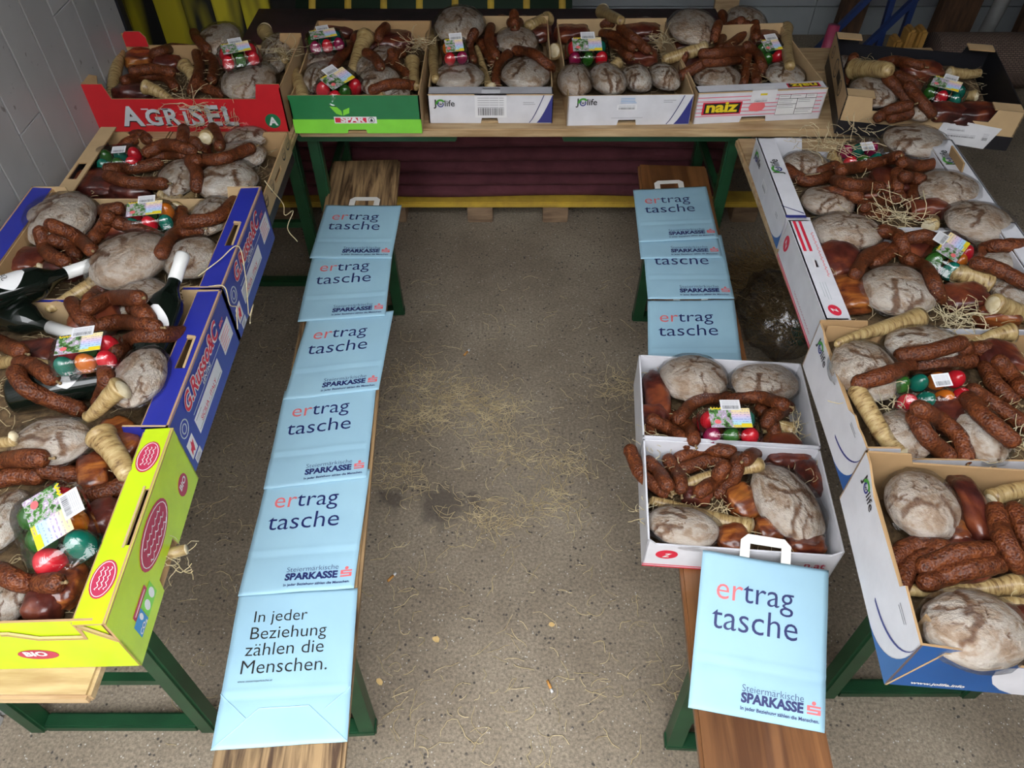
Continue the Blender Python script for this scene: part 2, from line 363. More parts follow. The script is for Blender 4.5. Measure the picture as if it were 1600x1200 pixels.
def text_mesh(s, bold=0, shear=0):
    k = (s, bold, shear)
    if k not in TXT:
        cu = bpy.data.curves.new('t', 'FONT'); cu.body = s; cu.size = 1; cu.offset = bold; cu.shear = shear; cu.resolution_u = 3; cu.align_x = 'LEFT'
        o = bpy.data.objects.new('t', cu); COL.objects.link(o); bpy.context.view_layer.update()
        me = bpy.data.meshes.new_from_object(o.evaluated_get(bpy.context.evaluated_depsgraph_get()))
        V = [tuple(v.co[:2]) for v in me.vertices]; Fc = [tuple(p.vertices) for p in me.polygons]
        bpy.data.objects.remove(o); bpy.data.curves.remove(cu); bpy.data.meshes.remove(me)
        x0 = min(v[0] for v in V); x1 = max(v[0] for v in V)
        TXTW[k] = x1 - x0
        TXT[k] = ([((a - x0) / (x1 - x0), b_ / (x1 - x0)) for a, b_ in V], Fc)
    return TXT[k]
def text(fr, s, a, b_, width, mat, parent, bold=0, shear=0, rot=0, lift=.0012, name='lettering', surf=None, sy=1):
    """flat lettering, its baseline from (a,b_) of the frame; surf maps (a,b_) to a point when the sheet is not flat"""
    V, Fc = text_mesh(s, bold, shear); c, s_ = math.cos(rot), math.sin(rot); W = []
    for x, y in V:
        x *= width; y *= width * sy; p = (a + x * c - y * s_, b_ + x * s_ + y * c)
        W.append(surf(*p) if surf else fr.P(p[0], p[1], lift))
    return obj(name, W, Fc, mat, parent)
def strands(name, n, where, ln, rad, mat, label, curl=1.0, flat=.4, group=None, cat='straw', zfun=None):
    """loose curled wood-wool shavings as one mesh; where() gives a start point"""
    V = []; Fc = []
    for _ in range(n):
        p = Vector(where()); a = random.uniform(0, 2 * math.pi); l = random.uniform(*ln); k = random.gauss(0, 1) * curl * 12; el = random.gauss(0, flat)
        m_ = 6; pts = []; z0 = p.z; r = rad * random.uniform(.7, 1.3)
        for i in range(m_ + 1):
            pts.append(p.copy()); d = l / m_; a += k * d + random.gauss(0, .25 * curl)
            p = p + Vector((math.cos(a) * math.cos(el), math.sin(a) * math.cos(el), math.sin(el))) * d; el = el * .8 + random.gauss(0, flat * .4)
            if p.z < z0: p.z = z0
        v, f_ = tube_data(pts, r, 3, False); o_ = len(V); V += v; Fc += [tuple(i + o_ for i in q) for q in f_]
    o = obj(name, V, Fc, mat, smooth=True); tag(o, label, cat, group, 'stuff'); return o
# ================================================================ the barn
V, Fc = box_data(-12, 12, -8.4, 4.9, -.08, 0)
struct(obj('floor', V, Fc, 'concrete'))
WX = -1.30
wl = struct(bxo('wall_left', WX - .06, WX - .012, -.3, 2.625, 0, 3.0, 'wall_gap'))
y = 2.622; k = 0
rw = random.Random(3)
while y > -.3:
    y0 = max(y - .1285, -.3); cut = rw.choice((.62, .97, 1.12, None, None, None, None, None, None))
    for z0, z1 in (((.0, 3.0),) if cut is None else ((0, cut - .0012), (cut + .0012, 3.0))):
        bxo('board', WX - .014, WX, y0 + .003, y - .003, z0, z1, 'wall_paint', wl, .0015)
    y = y0; k += 1
struct(bxo('trim_1', WX - .07, WX + .004, 2.626, 2.66, 0, 3.0, 'black_card'))
struct(bxo('wall_return', -2.7, WX - .07, 2.63, 2.70, 0, 3.0, 'ceiling_boards'))
struct(bxo('wall_far_left', -2.78, -2.70, 2.63, 4.8, 0, 3.0, 'ceiling_boards'))
wb = struct(bxo('wall_back', -2.7, 3.3, 4.74, 4.82, 0, 3.0, 'ceiling_boards'))
for i in range(12):
    z0 = .168 + (i - 1) * .25
    for j in range(2): bxo('panel', .3 + j * 1.5 + .002, .3 + (j + 1) * 1.5 - .002, 4.72, 4.74, max(z0, 0) + .003, z0 + .25 - .003, 'panel_grey', wb)
struct(bxo('wall_right', 3.3, 3.38, -.3, 4.8, 0, 3.0, 'ceiling_boards'))
struct(bxo('wall_front', .60, 3.3, -.34, -.26, 0, 3.0, 'ceiling_boards'))
struct(bxo('wall_added_sky_block', -12, 12, -8.4, -8, 0, 5.6, 'ceiling_boards'))  # added unseen wall, blocks low sky light so the back falls darker
struct(bxo('ceiling', -2.8, 3.4, .30, 4.85, 3.0, 3.08, 'ceiling_boards'))
# yellow hoarding boards behind the red crate
hb = thing('hoarding', 'upright yellow boards with black sprayed blotches behind the red crate', 'boards', (-1.5, 3.45, 0))
for i in range(7):
    x0 = -.42 + i * .125; bxo('board', x0, x0 + .121, -.012, .012, 0, 1.35, 'sprayed_yellow', hb, .003)
bxo('rail', -.42, .455, .012, .05, .9, .98, 'brown_timber', hb)
# carpet pile on a pallet
pl = thing('pallet', 'low wooden pallet with yellow front board under the maroon carpet', 'pallet', (0, 2.82, 0))
bxo('front_board', -1.12, 1.12, -.02, .07, .085, .112, 'yellow_paint', pl, .004)
for yy in (.28, .5): bxo('deck_board', -1.12, 1.12, yy, yy + .1, .085, .108, 'pine_block', pl, .003)
for xx in (-1.02, -.52, -.14, .19, .62, 1.02):
    bxo('block', xx - .055, xx + .055, -.01, .10, 0, .085, 'pine_block', pl, .004)
    bxo('block', xx - .055, xx + .055, .48, .59, 0, .085, 'pine_block', pl, .004)
cp = thing('folded_carpet', 'maroon carpet folded in thick layers on the pallet under the back table', 'carpet', (0, 2.83, .114))
def fold(name, x0, x1, yf, yb, z0, th, seed):
    nx, na = 40, 7; V = []; Fc = []
    for i in range(nx + 1):
        x = x0 + (x1 - x0) * i / nx; w1 = noise.noise(Vector((x * 1.7, seed * 3.1, 0))) * .016; w2 = noise.noise(Vector((x * 1.3, seed * 5.7, 4))) * .009
        prof = [(yb, z0 + .002)] + [(yf + th / 2 + w1 - th / 2 * math.cos(a), z0 + th / 2 + w2 - th * .49 * math.sin(-a)) for a in (-math.pi / 2 + math.pi * q / (na - 1) for q in range(na))] + [(yb, z0 + th - .002)]
        V += [(x, yy, zz) for yy, zz in prof]
    m_ = na + 2
    for i in range(nx):
        for j in range(m_): a, b_ = i * m_ + j, i * m_ + (j + 1) % m_; Fc.append((a, b_, b_ + m_, a + m_))
    Fc += [tuple(range(m_))[::-1], tuple(range(nx * m_, (nx + 1) * m_))]
    return obj(name, V, Fc, 'carpet', cp, smooth=True)
zz = 0
for i, th in enumerate((.062, .05, .066, .055, .06, .05, .062, .055, .06, .06)):
    fold('fold', -1.08 + .01 * (i % 3), .88 - .012 * (i % 2), random.uniform(-.012, .012), .56, zz, th, i); zz += th * .985
roll = thing('rolled_tarpaulin', 'dark green and yellow striped tarpaulin roll behind the carpet', 'tarpaulin', (-.35, 3.82, 0))
pm('tarp_dark', (.012, .03, .016), None, 8, .6)
tube('roll', [(-.62, 0, .37), (.62, 0, .37)], .36, 'tarp_dark', roll, 24)
for i in range(8): tube('stripe', [(-.56 + i * .16, 0, .37), (-.53 + i * .16, 0, .37)], .3625, 'yellow_paint', roll, 24)
# ---------------------------------------------------------------- beer tables and benches
def leg_frame(t, xs, y, ztop, w_, brace_to):
    for x in xs: bxo('leg', x - w_ / 2, x + w_ / 2, y - w_ / 2, y + w_ / 2, .0, ztop, 'green_paint', t, .006)
    bxo('crossbar', xs[0] + w_ / 2, xs[1] - w_ / 2, y - w_ * .42, y + w_ * .42, .004, .004 + w_ * .7, 'green_paint', t, .005)
    bxo('top_bar', xs[0] + w_ / 2, xs[1] - w_ / 2, y - w_ * .4, y + w_ * .4, ztop - w_, ztop - .002, 'green_paint', t, .004)
    xm = (xs[0] + xs[1]) / 2
    beam('brace', (xm, y, .30 if ztop > .6 else .16), (xm, brace_to, ztop - .01), .022, .012, 'green_paint', t)
    bxo('brace_bar', xs[0] + w_ / 2, xs[1] - w_ / 2, y - .01, y + .01, (.30 if ztop > .6 else .16) - .012, (.30 if ztop > .6 else .16) + .012, 'green_paint', t)
TZ = .77
t = thing('beer_table', 'long beer table with green legs against the white boarded wall', 'table', (-.98, 1.56, 0))
for i in range(3): bxo('plank', -.295 + i * .197 + .0015, -.295 + (i + 1) * .197 - .0015, -1.10, 1.07, TZ - .028, TZ, 'pine', t, .006)
leg_frame(t, (-.215, .215), -.885, TZ - .028, .045, -.35); leg_frame(t, (-.215, .215), .83, TZ - .028, .045, .3)
t = thing('beer_table', 'beer table across the back with green frame under the row of cartons', 'table', (.42, 2.532, 0))
for i in range(3): bxo('plank', -1.1, 1.13, -.295 + i * .197 + .0015, -.295 + (i + 1) * .197 - .0015, TZ - .028, TZ, 'pine', t, .005)
bxo('frame_rail', -1.12, -.60, -.262, -.222, TZ - .062, TZ - .030, 'green_paint', t, .004); bxo('frame_rail', -.255, .36, -.262, -.222, TZ - .062, TZ - .030, 'green_paint', t, .004)
for x in (-1.082, .32):
    for s in (-1, 1): bxo('leg', x - .02, x + .02, s * .2 - .02, s * .2 + .02, 0, TZ - .03, 'green_paint', t, .005)
    bxo('crossbar', x - .018, x + .018, -.18, .18, .004, .03, 'green_paint', t, .005)
    bxo('brace_bar', x - .012, x + .012, -.18, .18, .44, .465, 'green_paint', t, .003)
t = thing('beer_table', 'beer table with green legs along the right under white cartons', 'table', (.985, 1.32, 0))
for i in range(3): bxo('plank', -.285 + i * .19 + .0015, -.285 + (i + 1) * .19 - .0015, -.83, .87, TZ - .028, TZ, 'pine', t, .006)
leg_frame(t, (-.165, .20), -.56, TZ - .028, .045, -.1); leg_frame(t, (.08, .22), .74, TZ - .028, .045, .2)
BZ = .48
def bench(label, cx, cy, rz, mat):
    t = thing('beer_bench', label, 'bench', (cx, cy, 0), rz)
    V, Fc = box_data(-.125, .125, -1.1, 1.1, BZ - .028, BZ, .007)
    obj('plank', V, Fc, mat, t)
    for s in (-1, 1):
        yy = s * .75
        for x in (-.088, .088): beam('leg', (x, yy + s * .03, .012), (x * .95, yy, BZ - .029), .038, .038, 'green_paint', t)
        bxo('foot_bar', -.11, .11, yy + s * .03 - .02, yy + s * .03 + .02, 0, .026, 'green_paint', t, .004)
        beam('brace', (0, yy + s * .02, .14), (0, yy - s * .3, BZ - .03), .02, .01, 'green_paint', t)
        bxo('brace_bar', -.075, .075, yy + s * .02 - .008, yy + s * .02 + .008, .13, .15, 'green_paint', t)
    return t
bench('dark weathered bench plank under the left row of blue paper bags', -.489, 1.441, math.radians(2.75), 'bench_wood_old')
bench('orange varnished bench carrying two open cartons and blue paper bags', .5315, 1.4065, math.radians(-3.05), 'bench_wood_varnish')
# ---------------------------------------------------------------- far right corner
p = at(1530, 160, 0)
t = thing('rolled_mat', 'brown woven mat rolled up on the floor at the back right', 'mat', (2.74, 4.08, .14))
V, Fc = tube_data([(-.5, 0, 0), (.5, 0, 0)], .14, 32); o = obj('roll', V, Fc, 'woven_mat', t, smooth=True)
ul = o.data.uv_layers.new()
for lp in o.data.loops:
    q = o.data.vertices[lp.vertex_index].co; ul.data[lp.index].uv = (q.x, (math.atan2(q.z, q.y) / (2 * math.pi)) * .97)
for i in range(3):
    t = tag(bxo('wooden_stake', -.022, .022, -.05, .05, 0, .30 - .05 * (i == 0), 'yellow_timber', None, .012, (2.05 + i * .058, 4.12, 0)), ('short' if i == 0 else 'middle' if i == 1 else 'right tall') + ' yellow rounded stake standing at the end of the rolled mat', 'stake', 'yellow stakes by the rolled mat')
def lean(name, pts, w1, w2, mat, label, cat):
    o = beam(name, pts[0], pts[1], w1, w2, mat); return tag(o, label, cat)
lean('timber_post', ((1.90, 4.45, 0), (2.02, 4.6, 1.5)), .14, .06, 'brown_timber', 'dark brown timber post leaning on the grey wall behind the blue trestle', 'post')
lean('timber_post', ((2.52, 4.5, 0), (2.62, 4.62, 1.5)), .22, .06, 'brown_timber', 'wide dark timber board leaning on the back wall left of the white pipe', 'post')
lean('timber_post', ((3.02, 4.5, 0), (3.06, 4.62, 1.5)), .22, .06, 'brown_timber', 'dark board at the right end of the back wall beside the pipe', 'post')
tag(tube('white_pipe', [(2.68, 4.42, 0), (2.86, 4.5, 1.4)], .04, 'pvc_pipe', n=16), 'white plastic pipe leaning among dark boards at the back right', 'pipe')
lean('pale_plank', ((1.17, 4.3, 0), (1.17, 4.55, 1.5)), .13, .03, 'pine', 'pale plank leaning on the back wall behind the pink-striped carton', 'plank')
def atY(px, py, Y):
    yu = -(py - 600) / F; t_ = Y / (yu * SP + CP); return Vector(((px - 800) / F * t_, Y, CH + t_ * (yu * CP - SP)))
t = thing('blue_trestle', 'blue steel trestle frame standing behind the black corner carton', 'trestle', (1.9, 4.25, 0))
for p0, p1, Y in (((1312, 42), (1368, -14), 4.22), ((1366, 92), (1398, -14), 4.28), ((1338, 86), (1422, 6), 4.24), ((1406, 64), (1434, -14), 4.28)):
    a, b_ = atY(*p0, Y), atY(*p1, Y); d = (b_ - a) / (b_.z - a.z); a = a - d * (a.z - .02) * .9; b_ = b_ + d * .12
    a.z = max(a.z, .01); beam('bar', a - Vector((1.9, 4.25, 0)), b_ - Vector((1.9, 4.25, 0)), .030, .030, 'blue_paint', t)
b_ = atY(1415, -14, 4.25); bxo('gusset', b_.x - 1.9 - .07, b_.x - 1.9 + .07, -.05, .05, b_.z + .015, b_.z + .16, 'blue_paint', t)
tag(tube('pink_tube', [(1.53, 3.74, 0), (1.55, 3.76, .46)], .028, 'pink_plastic', n=14), 'short pink tube standing behind the black corner carton', 'tube')
# ---------------------------------------------------------------- straw heap and plastic sack below the right table
pH = at(1195, 470, 0)
def heap_pt():
    a = random.uniform(0, 6.28); r = math.sqrt(random.random()); x = pH.x + .02 + r * math.cos(a) * .17; yy = pH.y + .06 + r * math.sin(a) * .17
    return (x, yy, .002 + .16 * (1 - r * r) * random.random())
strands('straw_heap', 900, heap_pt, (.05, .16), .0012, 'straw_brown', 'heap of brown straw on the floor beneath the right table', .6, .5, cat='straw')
pS = at(1208, 535, 0)
bm = bmesh.new(); bmesh.ops.create_icosphere(bm, subdivisions=4, radius=1)
for v in bm.verts:
    d = v.co.copy(); n1 = noise.fractal(d * 2.2, 1, 2, 3) * .18 + abs(noise.noise(d * 5)) * .10
    v.co = Vector((d.x * .135, d.y * .19, d.z * .13)) * (1 + n1); v.co.z = max(v.co.z, -.118)
V = [tuple(v.co) for v in bm.verts]; bm.verts.index_update(); Fc = [tuple(v.index for v in f_.verts) for f_ in bm.faces]; bm.free()
sk = thing('plastic_sack', 'clear crumpled plastic sack with straw on the floor behind the bench cartons', 'sack', (pS.x, pS.y + .03, .12))
obj('film', V, Fc, 'sack_film', sk, smooth=True)
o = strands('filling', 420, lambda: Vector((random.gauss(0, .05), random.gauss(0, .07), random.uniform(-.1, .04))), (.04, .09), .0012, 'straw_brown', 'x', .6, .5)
del o['label']; del o['category']; o.parent = sk
# ---------------------------------------------------------------- floor litter
def on_floor():
    while True:
        if random.random() < .72:
            cx, cy = random.choice(((700, 640), (760, 660), (800, 700), (850, 785), (650, 655), (960, 600), (730, 610), (780, 640), (650, 590), (880, 720), (760, 810), (640, 740)))
            q = at(random.gauss(cx, 30), random.gauss(cy, 15), 0)
        else: q = at(random.uniform(580, 1060), random.uniform(430, 1200), 0)
        if -.75 < q.x < .75: return (q.x, q.y, .0015)
strands('floor_shavings', 1250, on_floor, (.02, .085), .0010, 'straw', 'pale straw shavings strewn over the concrete between the benches', 1.6, .05)
strands('floor_shavings', 150, lambda: (lambda q: (q.x, q.y, .0015))(at(random.uniform(250, 480), random.uniform(450, 1180), 0)), (.02, .07), .0010, 'straw', 'sparse straw shavings on the floor beside the left table', 1.6, .05)
for px, py, a, lb in ((612, 902, .9, 'cigarette butt on the floor beside the left bench'), (859, 1072, -1.2, 'cigarette butt lying in the middle of the near floor'), (729, 551, 1.0, 'small cigarette butt on the far floor among straw')):
    q = at(px, py, .004); t = thing('cigarette_butt', lb, 'cigarette', q, a)
    tube('filter', [(-.016, 0, 0), (.008, 0, 0)], .0038, 'filter_paper', t, 10); tube('paper', [(.008, 0, 0), (.018, 0, 0)], .0038, 'white_plastic', t, 10)
for px, py, r, lb in ((682, 998, .011, 'flat pale wood chip on the near floor'), (592, 1065, .010, 'orange wood flake beside the left bench foot'), (862, 976, .009, 'greenish flake on the near floor')):
    q = at(px, py, .002); a0 = random.random() * 6
    fr = Frame(q, (math.cos(a0), math.sin(a0), 0), (-math.sin(a0), math.cos(a0), 0))
    tag(sheet('wood_chip', fr, [(r * random.uniform(.6, 1.3) * math.cos(k * .785), r * .8 * random.uniform(.6, 1.3) * math.sin(k * .785)) for k in range(8)], .0015, 'chip', 'chip', None), lb, 'chip')
# ================================================================ cartons
class Crate:
    def __init__(s, key, name, label, x, y, z, rz, W, D, H, bed, phrase, inner='kraft'):
        s.W, s.D, s.H, s.bed, s.phrase, s.inner = W, D, H, z + bed, phrase, inner
        s.x, s.y, s.z, s.rz = x, y, z, math.radians(rz); s.solids = []; s.key = key
        s.o = thing(name, label, 'carton', (x, y, z), s.rz)
        bxo('bottom_panel', -W / 2 + .004, W / 2 - .004, -D / 2 + .004, D / 2 - .004, .0005, .005, inner, s.o)
        CR[key] = s
    def frame(s, side, inset=0):
        W, D = s.W / 2 - inset, s.D / 2 - inset
        return {'front': Frame((-W, -D, .001), (1, 0, 0), (0, 0, 1)), 'back': Frame((W, D, .001), (-1, 0, 0), (0, 0, 1)),
                'right': Frame((W, -D, .001), (0, 1, 0), (0, 0, 1)), 'left': Frame((-W, D, .001), (0, -1, 0), (0, 0, 1))}[side]
    def length(s, side): return s.W if side in ('front', 'back') else s.D
    def wall(s, side, mat, outline=None, holes=(), inset=0, min_=None, h=None, name='side_panel'):
        l = s.length(side) - 2 * inset; h = h or s.H
        fr = s.frame(side, inset); o = sheet(name, fr, outline(l, h) if callable(outline) else (outline or rect(0, l, 0, h)), .004, mat, min_ or s.inner, s.o, holes); return o, fr
    def ledge(s, side, width, mat, holes=(), slope=0):
        fr0 = s.frame(side); l = s.length(side)
        fr = Frame(fr0.P(0, s.H, .001), fr0.u, -fr0.n + Vector((0, 0, slope)))
        o = sheet('ledge', fr, rect(0, l, 0, width), .004, mat, s.inner, s.o, holes)
        f2 = Frame(fr0.P(0, 0, -width), fr0.u, fr0.v); sheet('inner_panel', f2, rect(.004, l - .004, .005, s.H - .006), .003, s.inner, s.inner, s.o)
        return o, fr
CR = {}
def notch(c, low, slope=.012):
    """corner posts c long at full height, the middle at low"""
    return lambda l, h: [(0, 0), (l, 0), (l, h), (l - c, h), (l - c - slope, low), (c + slope, low), (c, h), (0, h)]
def foot_notch(l, h, a, b_, d=.018): return [(0, 0), (a, 0), (a + .004, d), (b_ - .004, d), (b_, 0), (l, 0), (l, h), (0, h)]
def squiggle(fr, a, b_, ln, mat, parent, rot=0, lift=.0016, amp=.006, n=5, wd=.0011):
    """illegible handwritten line as a thin printed stroke"""
    c, s_ = math.cos(rot), math.sin(rot); P = []
    for i in range(n * 6 + 1):
        t = i / (n * 6); x = ln * t + amp * .4 * math.sin(t * n * 6.28 + 1); y = amp * math.sin(t * n * 6.28) * (.6 + .4 * math.sin(i * 1.7))
        P.append((a + x * c - y * s_, b_ + x * s_ + y * c))
    V = []; Fc = []
    for i, (x, y) in enumerate(P):
        x2, y2 = P[min(i + 1, len(P) - 1)]; x1, y1 = P[max(i - 1, 0)]; d = math.hypot(x2 - x1, y2 - y1) or 1; nx, ny = -(y2 - y1) / d * wd, (x2 - x1) / d * wd
        V += [fr.P(x + nx, y + ny, lift), fr.P(x - nx, y - ny, lift)]
        if i: Fc.append((2 * i - 2, 2 * i - 1, 2 * i + 1, 2 * i))
    return obj('script', V, Fc, mat, parent)
def arc_band(a, b_, r0, r1, t0, t1, n=16):
    return [(a + r1 * math.cos(t0 + (t1 - t0) * k / n), b_ + r1 * math.sin(t0 + (t1 - t0) * k / n)) for k in range(n + 1)] + [(a + r0 * math.cos(t1 - (t1 - t0) * k / n), b_ + r0 * math.sin(t1 - (t1 - t0) * k / n)) for k in range(n + 1)]
def jo_logo(fr, o, a, b_, w_, rot=0):
    """dark J O life wordmark with a green leaf arc over the O"""
    c, s_ = math.cos(rot), math.sin(rot); T = lambda x, y: (a + (x * c - y * s_) * w_, b_ + (x * s_ + y * c) * w_)
    text(fr, 'J', *T(0, 0), w_ * .13, 'black_print', o, .02, 0, rot); text(fr, 'life', *T(.52, 0), w_ * .46, 'black_print', o, .012, 0, rot)
    cx, cy = .33, .10
    def band(r0, r1, t0, t1, m_): print_('logo_ring', fr, [T(cx + (x - cx), y) for x, y in arc_band(cx, cy, r0, r1, t0, t1)], m_, o, .0013)
    band(.10, .15, 2.2, 7.0, 'indigo_print'); band(.15, .24, .6, 3.2, 'green_print')
    text(fr, 'w', *T(.25, .05), w_ * .16, 'black_print', o, .02, 0, rot)
def z_logo(fr, o, a, b_, r, rot=0):
    print_('emblem', fr, oval(a, b_, r, r * .72, 28, rot), 'red_print', o, .0009)
    text(fr, 'Z', a - r * .45 * math.cos(rot) + r * .36 * math.sin(rot), b_ - r * .36 * math.cos(rot) - r * .45 * math.sin(rot), r * .95, 'white_print', o, .03, .5, rot, lift=.0018)
def lines(fr, o, a, b_, n, ln, gap, mat='grey_print', th=.0012, rot=0, jit=.3):
    for i in range(n):
        l = ln * (1 - jit * random.random()); c, s_ = math.cos(rot), math.sin(rot); x, y = a + gap * i * s_, b_ - gap * i * c
        print_('text_line', fr, [(x, y), (x + l * c, y + l * s_), (x + l * c - th * s_, y + l * s_ + th * c), (x - th * s_, y + th * c)], mat, o, .0014)
# --- red crate at the end of the left table
c = Crate('red', 'red_carton', 'red open carton with white lettering and notched front beside the wall', -1.005, 2.405, TZ, 0, .605, .36, .155, .075, 'red crate')
o, fr = c.wall('front', 'red_card', notch(.07, .108), name='front_panel')
text(fr, 'A', .088, .020, .070, 'black_print', o, .05, 0, lift=.0010); text(fr, 'A', .0895, .0225, .068, 'silver_print', o, .035, 0, lift=.0016)
x = .165
for ch, wd in (('G', .052), ('R', .050), ('I', .012), ('S', .042), ('E', .044), ('L', .042)):
    text(fr, ch, x, .022, wd, 'black_print', o, .05, lift=.0010); text(fr, ch, x + .0015, .024, wd - .002, 'silver_print', o, .03, lift=.0016)
    for yy in (.022, .022 + .052):                     # serifs
        print_('serif', fr, rect(x - .004, x + (.018 if ch != 'I' else .016), yy, yy + .004), 'silver_print', o, .0016)
    x += wd + .009
text(fr, 'SA', x + .002, .022, .018, 'salmon_print', o, .02)
print_('round_mark', fr, oval(.560, .036, .024, .024), 'bottle_green_print', o); text(fr, 'A', .546, .023, .029, 'white_print', o, .04)
o, fr = c.wall('back', 'red_card', lambda l, h: [(0, 0), (l, 0), (l, h), (l - .07, h), (l - .08, .115), (.08, .115), (.07, h), (0, h)], min_='kraft', name='back_panel')
o, fr = c.wall('left', 'kraft', lambda l, h: rect(0, l, 0, h - .03)); c.wall('right', 'kraft_light', lambda l, h: rect(0, l, 0, h - .012))
f2 = Frame((-.29, .168, .115), (1, 0, 0), (0, 0, 1)); o = sheet('corner_flap', f2, [(0, 0), (.075, 0), (.075, .03), (.06, .05), (.01, .05), (0, .035)], .004, 'red_card', 'kraft', c.o)
f2 = Frame((-.298, -.172, .155), (1, 0, 0), (0, 1, 0)); sheet('corner_flap', f2, [(0, 0), (.05, 0), (.03, .05), (0, .06)], .004, 'kraft', 'kraft', c.o)
# --- green fronted carton
c = Crate('spar', 'green_fronted_carton', 'brown carton with dark green and lime front panel on the back table', -.4825, 2.485, TZ, 0, .40, .54, .125, .07, 'green-fronted carton')
o, fr = c.wall('front', 'green_card', lambda l, h: foot_notch(l, h, .165, .228, .012), name='front_panel')
print_('lime_band', fr, [(0, 0), (.165, 0), (.169, .012), (.224, .012), (.228, 0), (.4, 0), (.4, .047), (0, .047)], 'lime_print', o)
print_('logo_plate', fr, rect(.130, .262, .034, .056), 'white_print', o, .0010); print_('logo_field', fr, rect(.133, .230, .037, .053), 'red_print', o, .0016)
text(fr, 'SPAR', .150, .039, .076, 'white_print', o, .05, lift=.0022, sy=.75)
print_('logo_ring', fr, oval(.246, .045, .010, .010), 'black_print', o, .0016); print_('logo_disc', fr, oval(.246, .045, .0085, .0085), 'white_print', o, .0022)
print_('fir_mark', fr, [(.2455, .038), (.2465, .038), (.2465, .041), (.2515, .041), (.246, .053), (.2405, .041), (.2455, .041)], 'black_print', o, .0028)
for pts in ([(.158, .060), (.140, .066), (.123, .090), (.145, .088), (.157, .075)], [(.160, .060), (.163, .078), (.183, .086), (.180, .068)]): print_('leaf_mark', fr, pts, 'lime_print', o, .0012)
c.wall('back', 'kraft', name='back_panel'); c.wall('left', 'kraft_light', lambda l, h: [(0, 0), (l, 0), (l, h - .015), (l - .1, h - .02), (.05, h), (0, h)]); c.wall('right', 'kraft_light')
# --- white cartons on the back table
def swoosh(fr, o, l, h, inner='navy_print', fill='indigo_print'):
    print_('swoosh', fr, [(l - .028 - .0 * k, .002) for k in (0,)] + [(l - .05 + .048 * (k / 8) ** .8, .002 + (h - .004) * (k / 8)) for k in range(9)] + [(l - .002, .002)], fill, o, .0010)
    P = [(l - .075 + .045 * (k / 8) ** .8, .002 + (h - .004) * (k / 8)) for k in range(9)]
    print_('swoosh_line', fr, [(x_, y_) for x_, y_ in P] + [(x_ + .0028, y_) for x_, y_ in reversed(P)], inner, o, .0010)
c = Crate('jo1', 'white_carton', 'white carton with shade-painted ledge and printed barcode sheet on the back table', -.068, 2.552, TZ, 0, .394, .55, .098, .06, 'left white back carton', 'kraft_light')
o, fr = c.wall('front', 'white_card', lambda l, h: foot_notch(l, h, .165, .222), name='front_panel')
jo_logo(fr, o, .018, .058, .068); swoosh(fr, o, .394, .098); lines(fr, o, .300, .070, 2, .04, .006)
c.ledge('front', .048, 'shaded_white_card')  # white card darkened: shade on the level ledge is put into its colour
f2 = Frame(fr.P(0, 0, .001), fr.u, fr.v)
o2 = sheet('barcode_sheet', f2, rect(.148, .248, .020, .098), .0006, 'barcode_print', 'sticker', o, uv=True)
f3 = Frame(c.frame('front').P(0, c.H + .0025, 0), (1, 0, 0), (0, 1, 0)); sheet('barcode_tab', f3, rect(.170, .228, 0, .022), .0006, 'sticker', 'sticker', o); squiggle(f3, .172, .030, .055, 'black_print', o, 0, .0012, .003, 7, .001)
c.wall('back', 'kraft', name='back_panel', h=.112); c.wall('left', 'kraft_light'); c.wall('right', 'kraft_light')
c = Crate('jo2', 'white_carton', 'white carton with four oblong loaves along its front on the back table', .363, 2.535, TZ, 1.5, .392, .54, .100, .06, 'right white back carton', 'kraft_light')
o, fr = c.wall('front', 'white_card', lambda l, h: foot_notch(l, h, .160, .222), name='front_panel')
jo_logo(fr, o, .025, .070, .068); swoosh(fr, o, .392, .100); lines(fr, o, .300, .082, 2, .04, .006); lines(fr, o, .165, .090, 4, .052, .005, 'sky_print', jit=.2)
o2 = sheet('barcode', Frame(fr.P(0, 0, .001), fr.u, fr.v), rect(.155, .218, .052, .070), .0005, 'barcode_print', 'sticker', o, uv=True); lines(fr, o, .14, .025, 1, .10, .01, jit=0, th=.0008)
c.wall('back', 'kraft', name='back_panel', h=.112); c.wall('left', 'kraft_light'); c.wall('right', 'kraft_light')
c = Crate('naiz', 'pink_striped_carton', 'white carton with pink stripes and a tomato drawing on the back table', .765, 2.512, TZ, 5, .415, .45, .105, .06, 'pink-striped carton', 'kraft_light')
o, fr = c.wall('front', 'white_card', lambda l, h: foot_notch(l, h, .152, .238), name='front_panel')
for i in range(6): print_('stripe', fr, rect(.003, .412 if i in (0, 5) else .405, .024 + i * .0125, .0262 + i * .0125), 'pink_print', o, .0006)
print_('name_plate', fr, rect(.022, .148, .030, .072), 'red_print', o, .0012); print_('name_field', fr, rect(.028, .143, .034, .068), 'black_print', o, .0018)
text(fr, 'naiz', .034, .040, .102, 'yellow_print', o, .035, lift=.0024, sy=.75)
print_('tomato', fr, oval(.200, .052, .024, .017), 'salmon_print', o, .0012); print_('tomato', fr, oval(.186, .050, .014, .014), 'salmon_print', o, .0013)
for k in range(4): print_('tomato_leaf', fr, [(.205, .066), (.208 + k * .006, .074 + (k % 2) * .004), (.212 + k * .004, .070)], 'black_print', o, .0018)
print_('info_field', fr, rect(.262, .385, .020, .088), 'white_print', o, .0010)
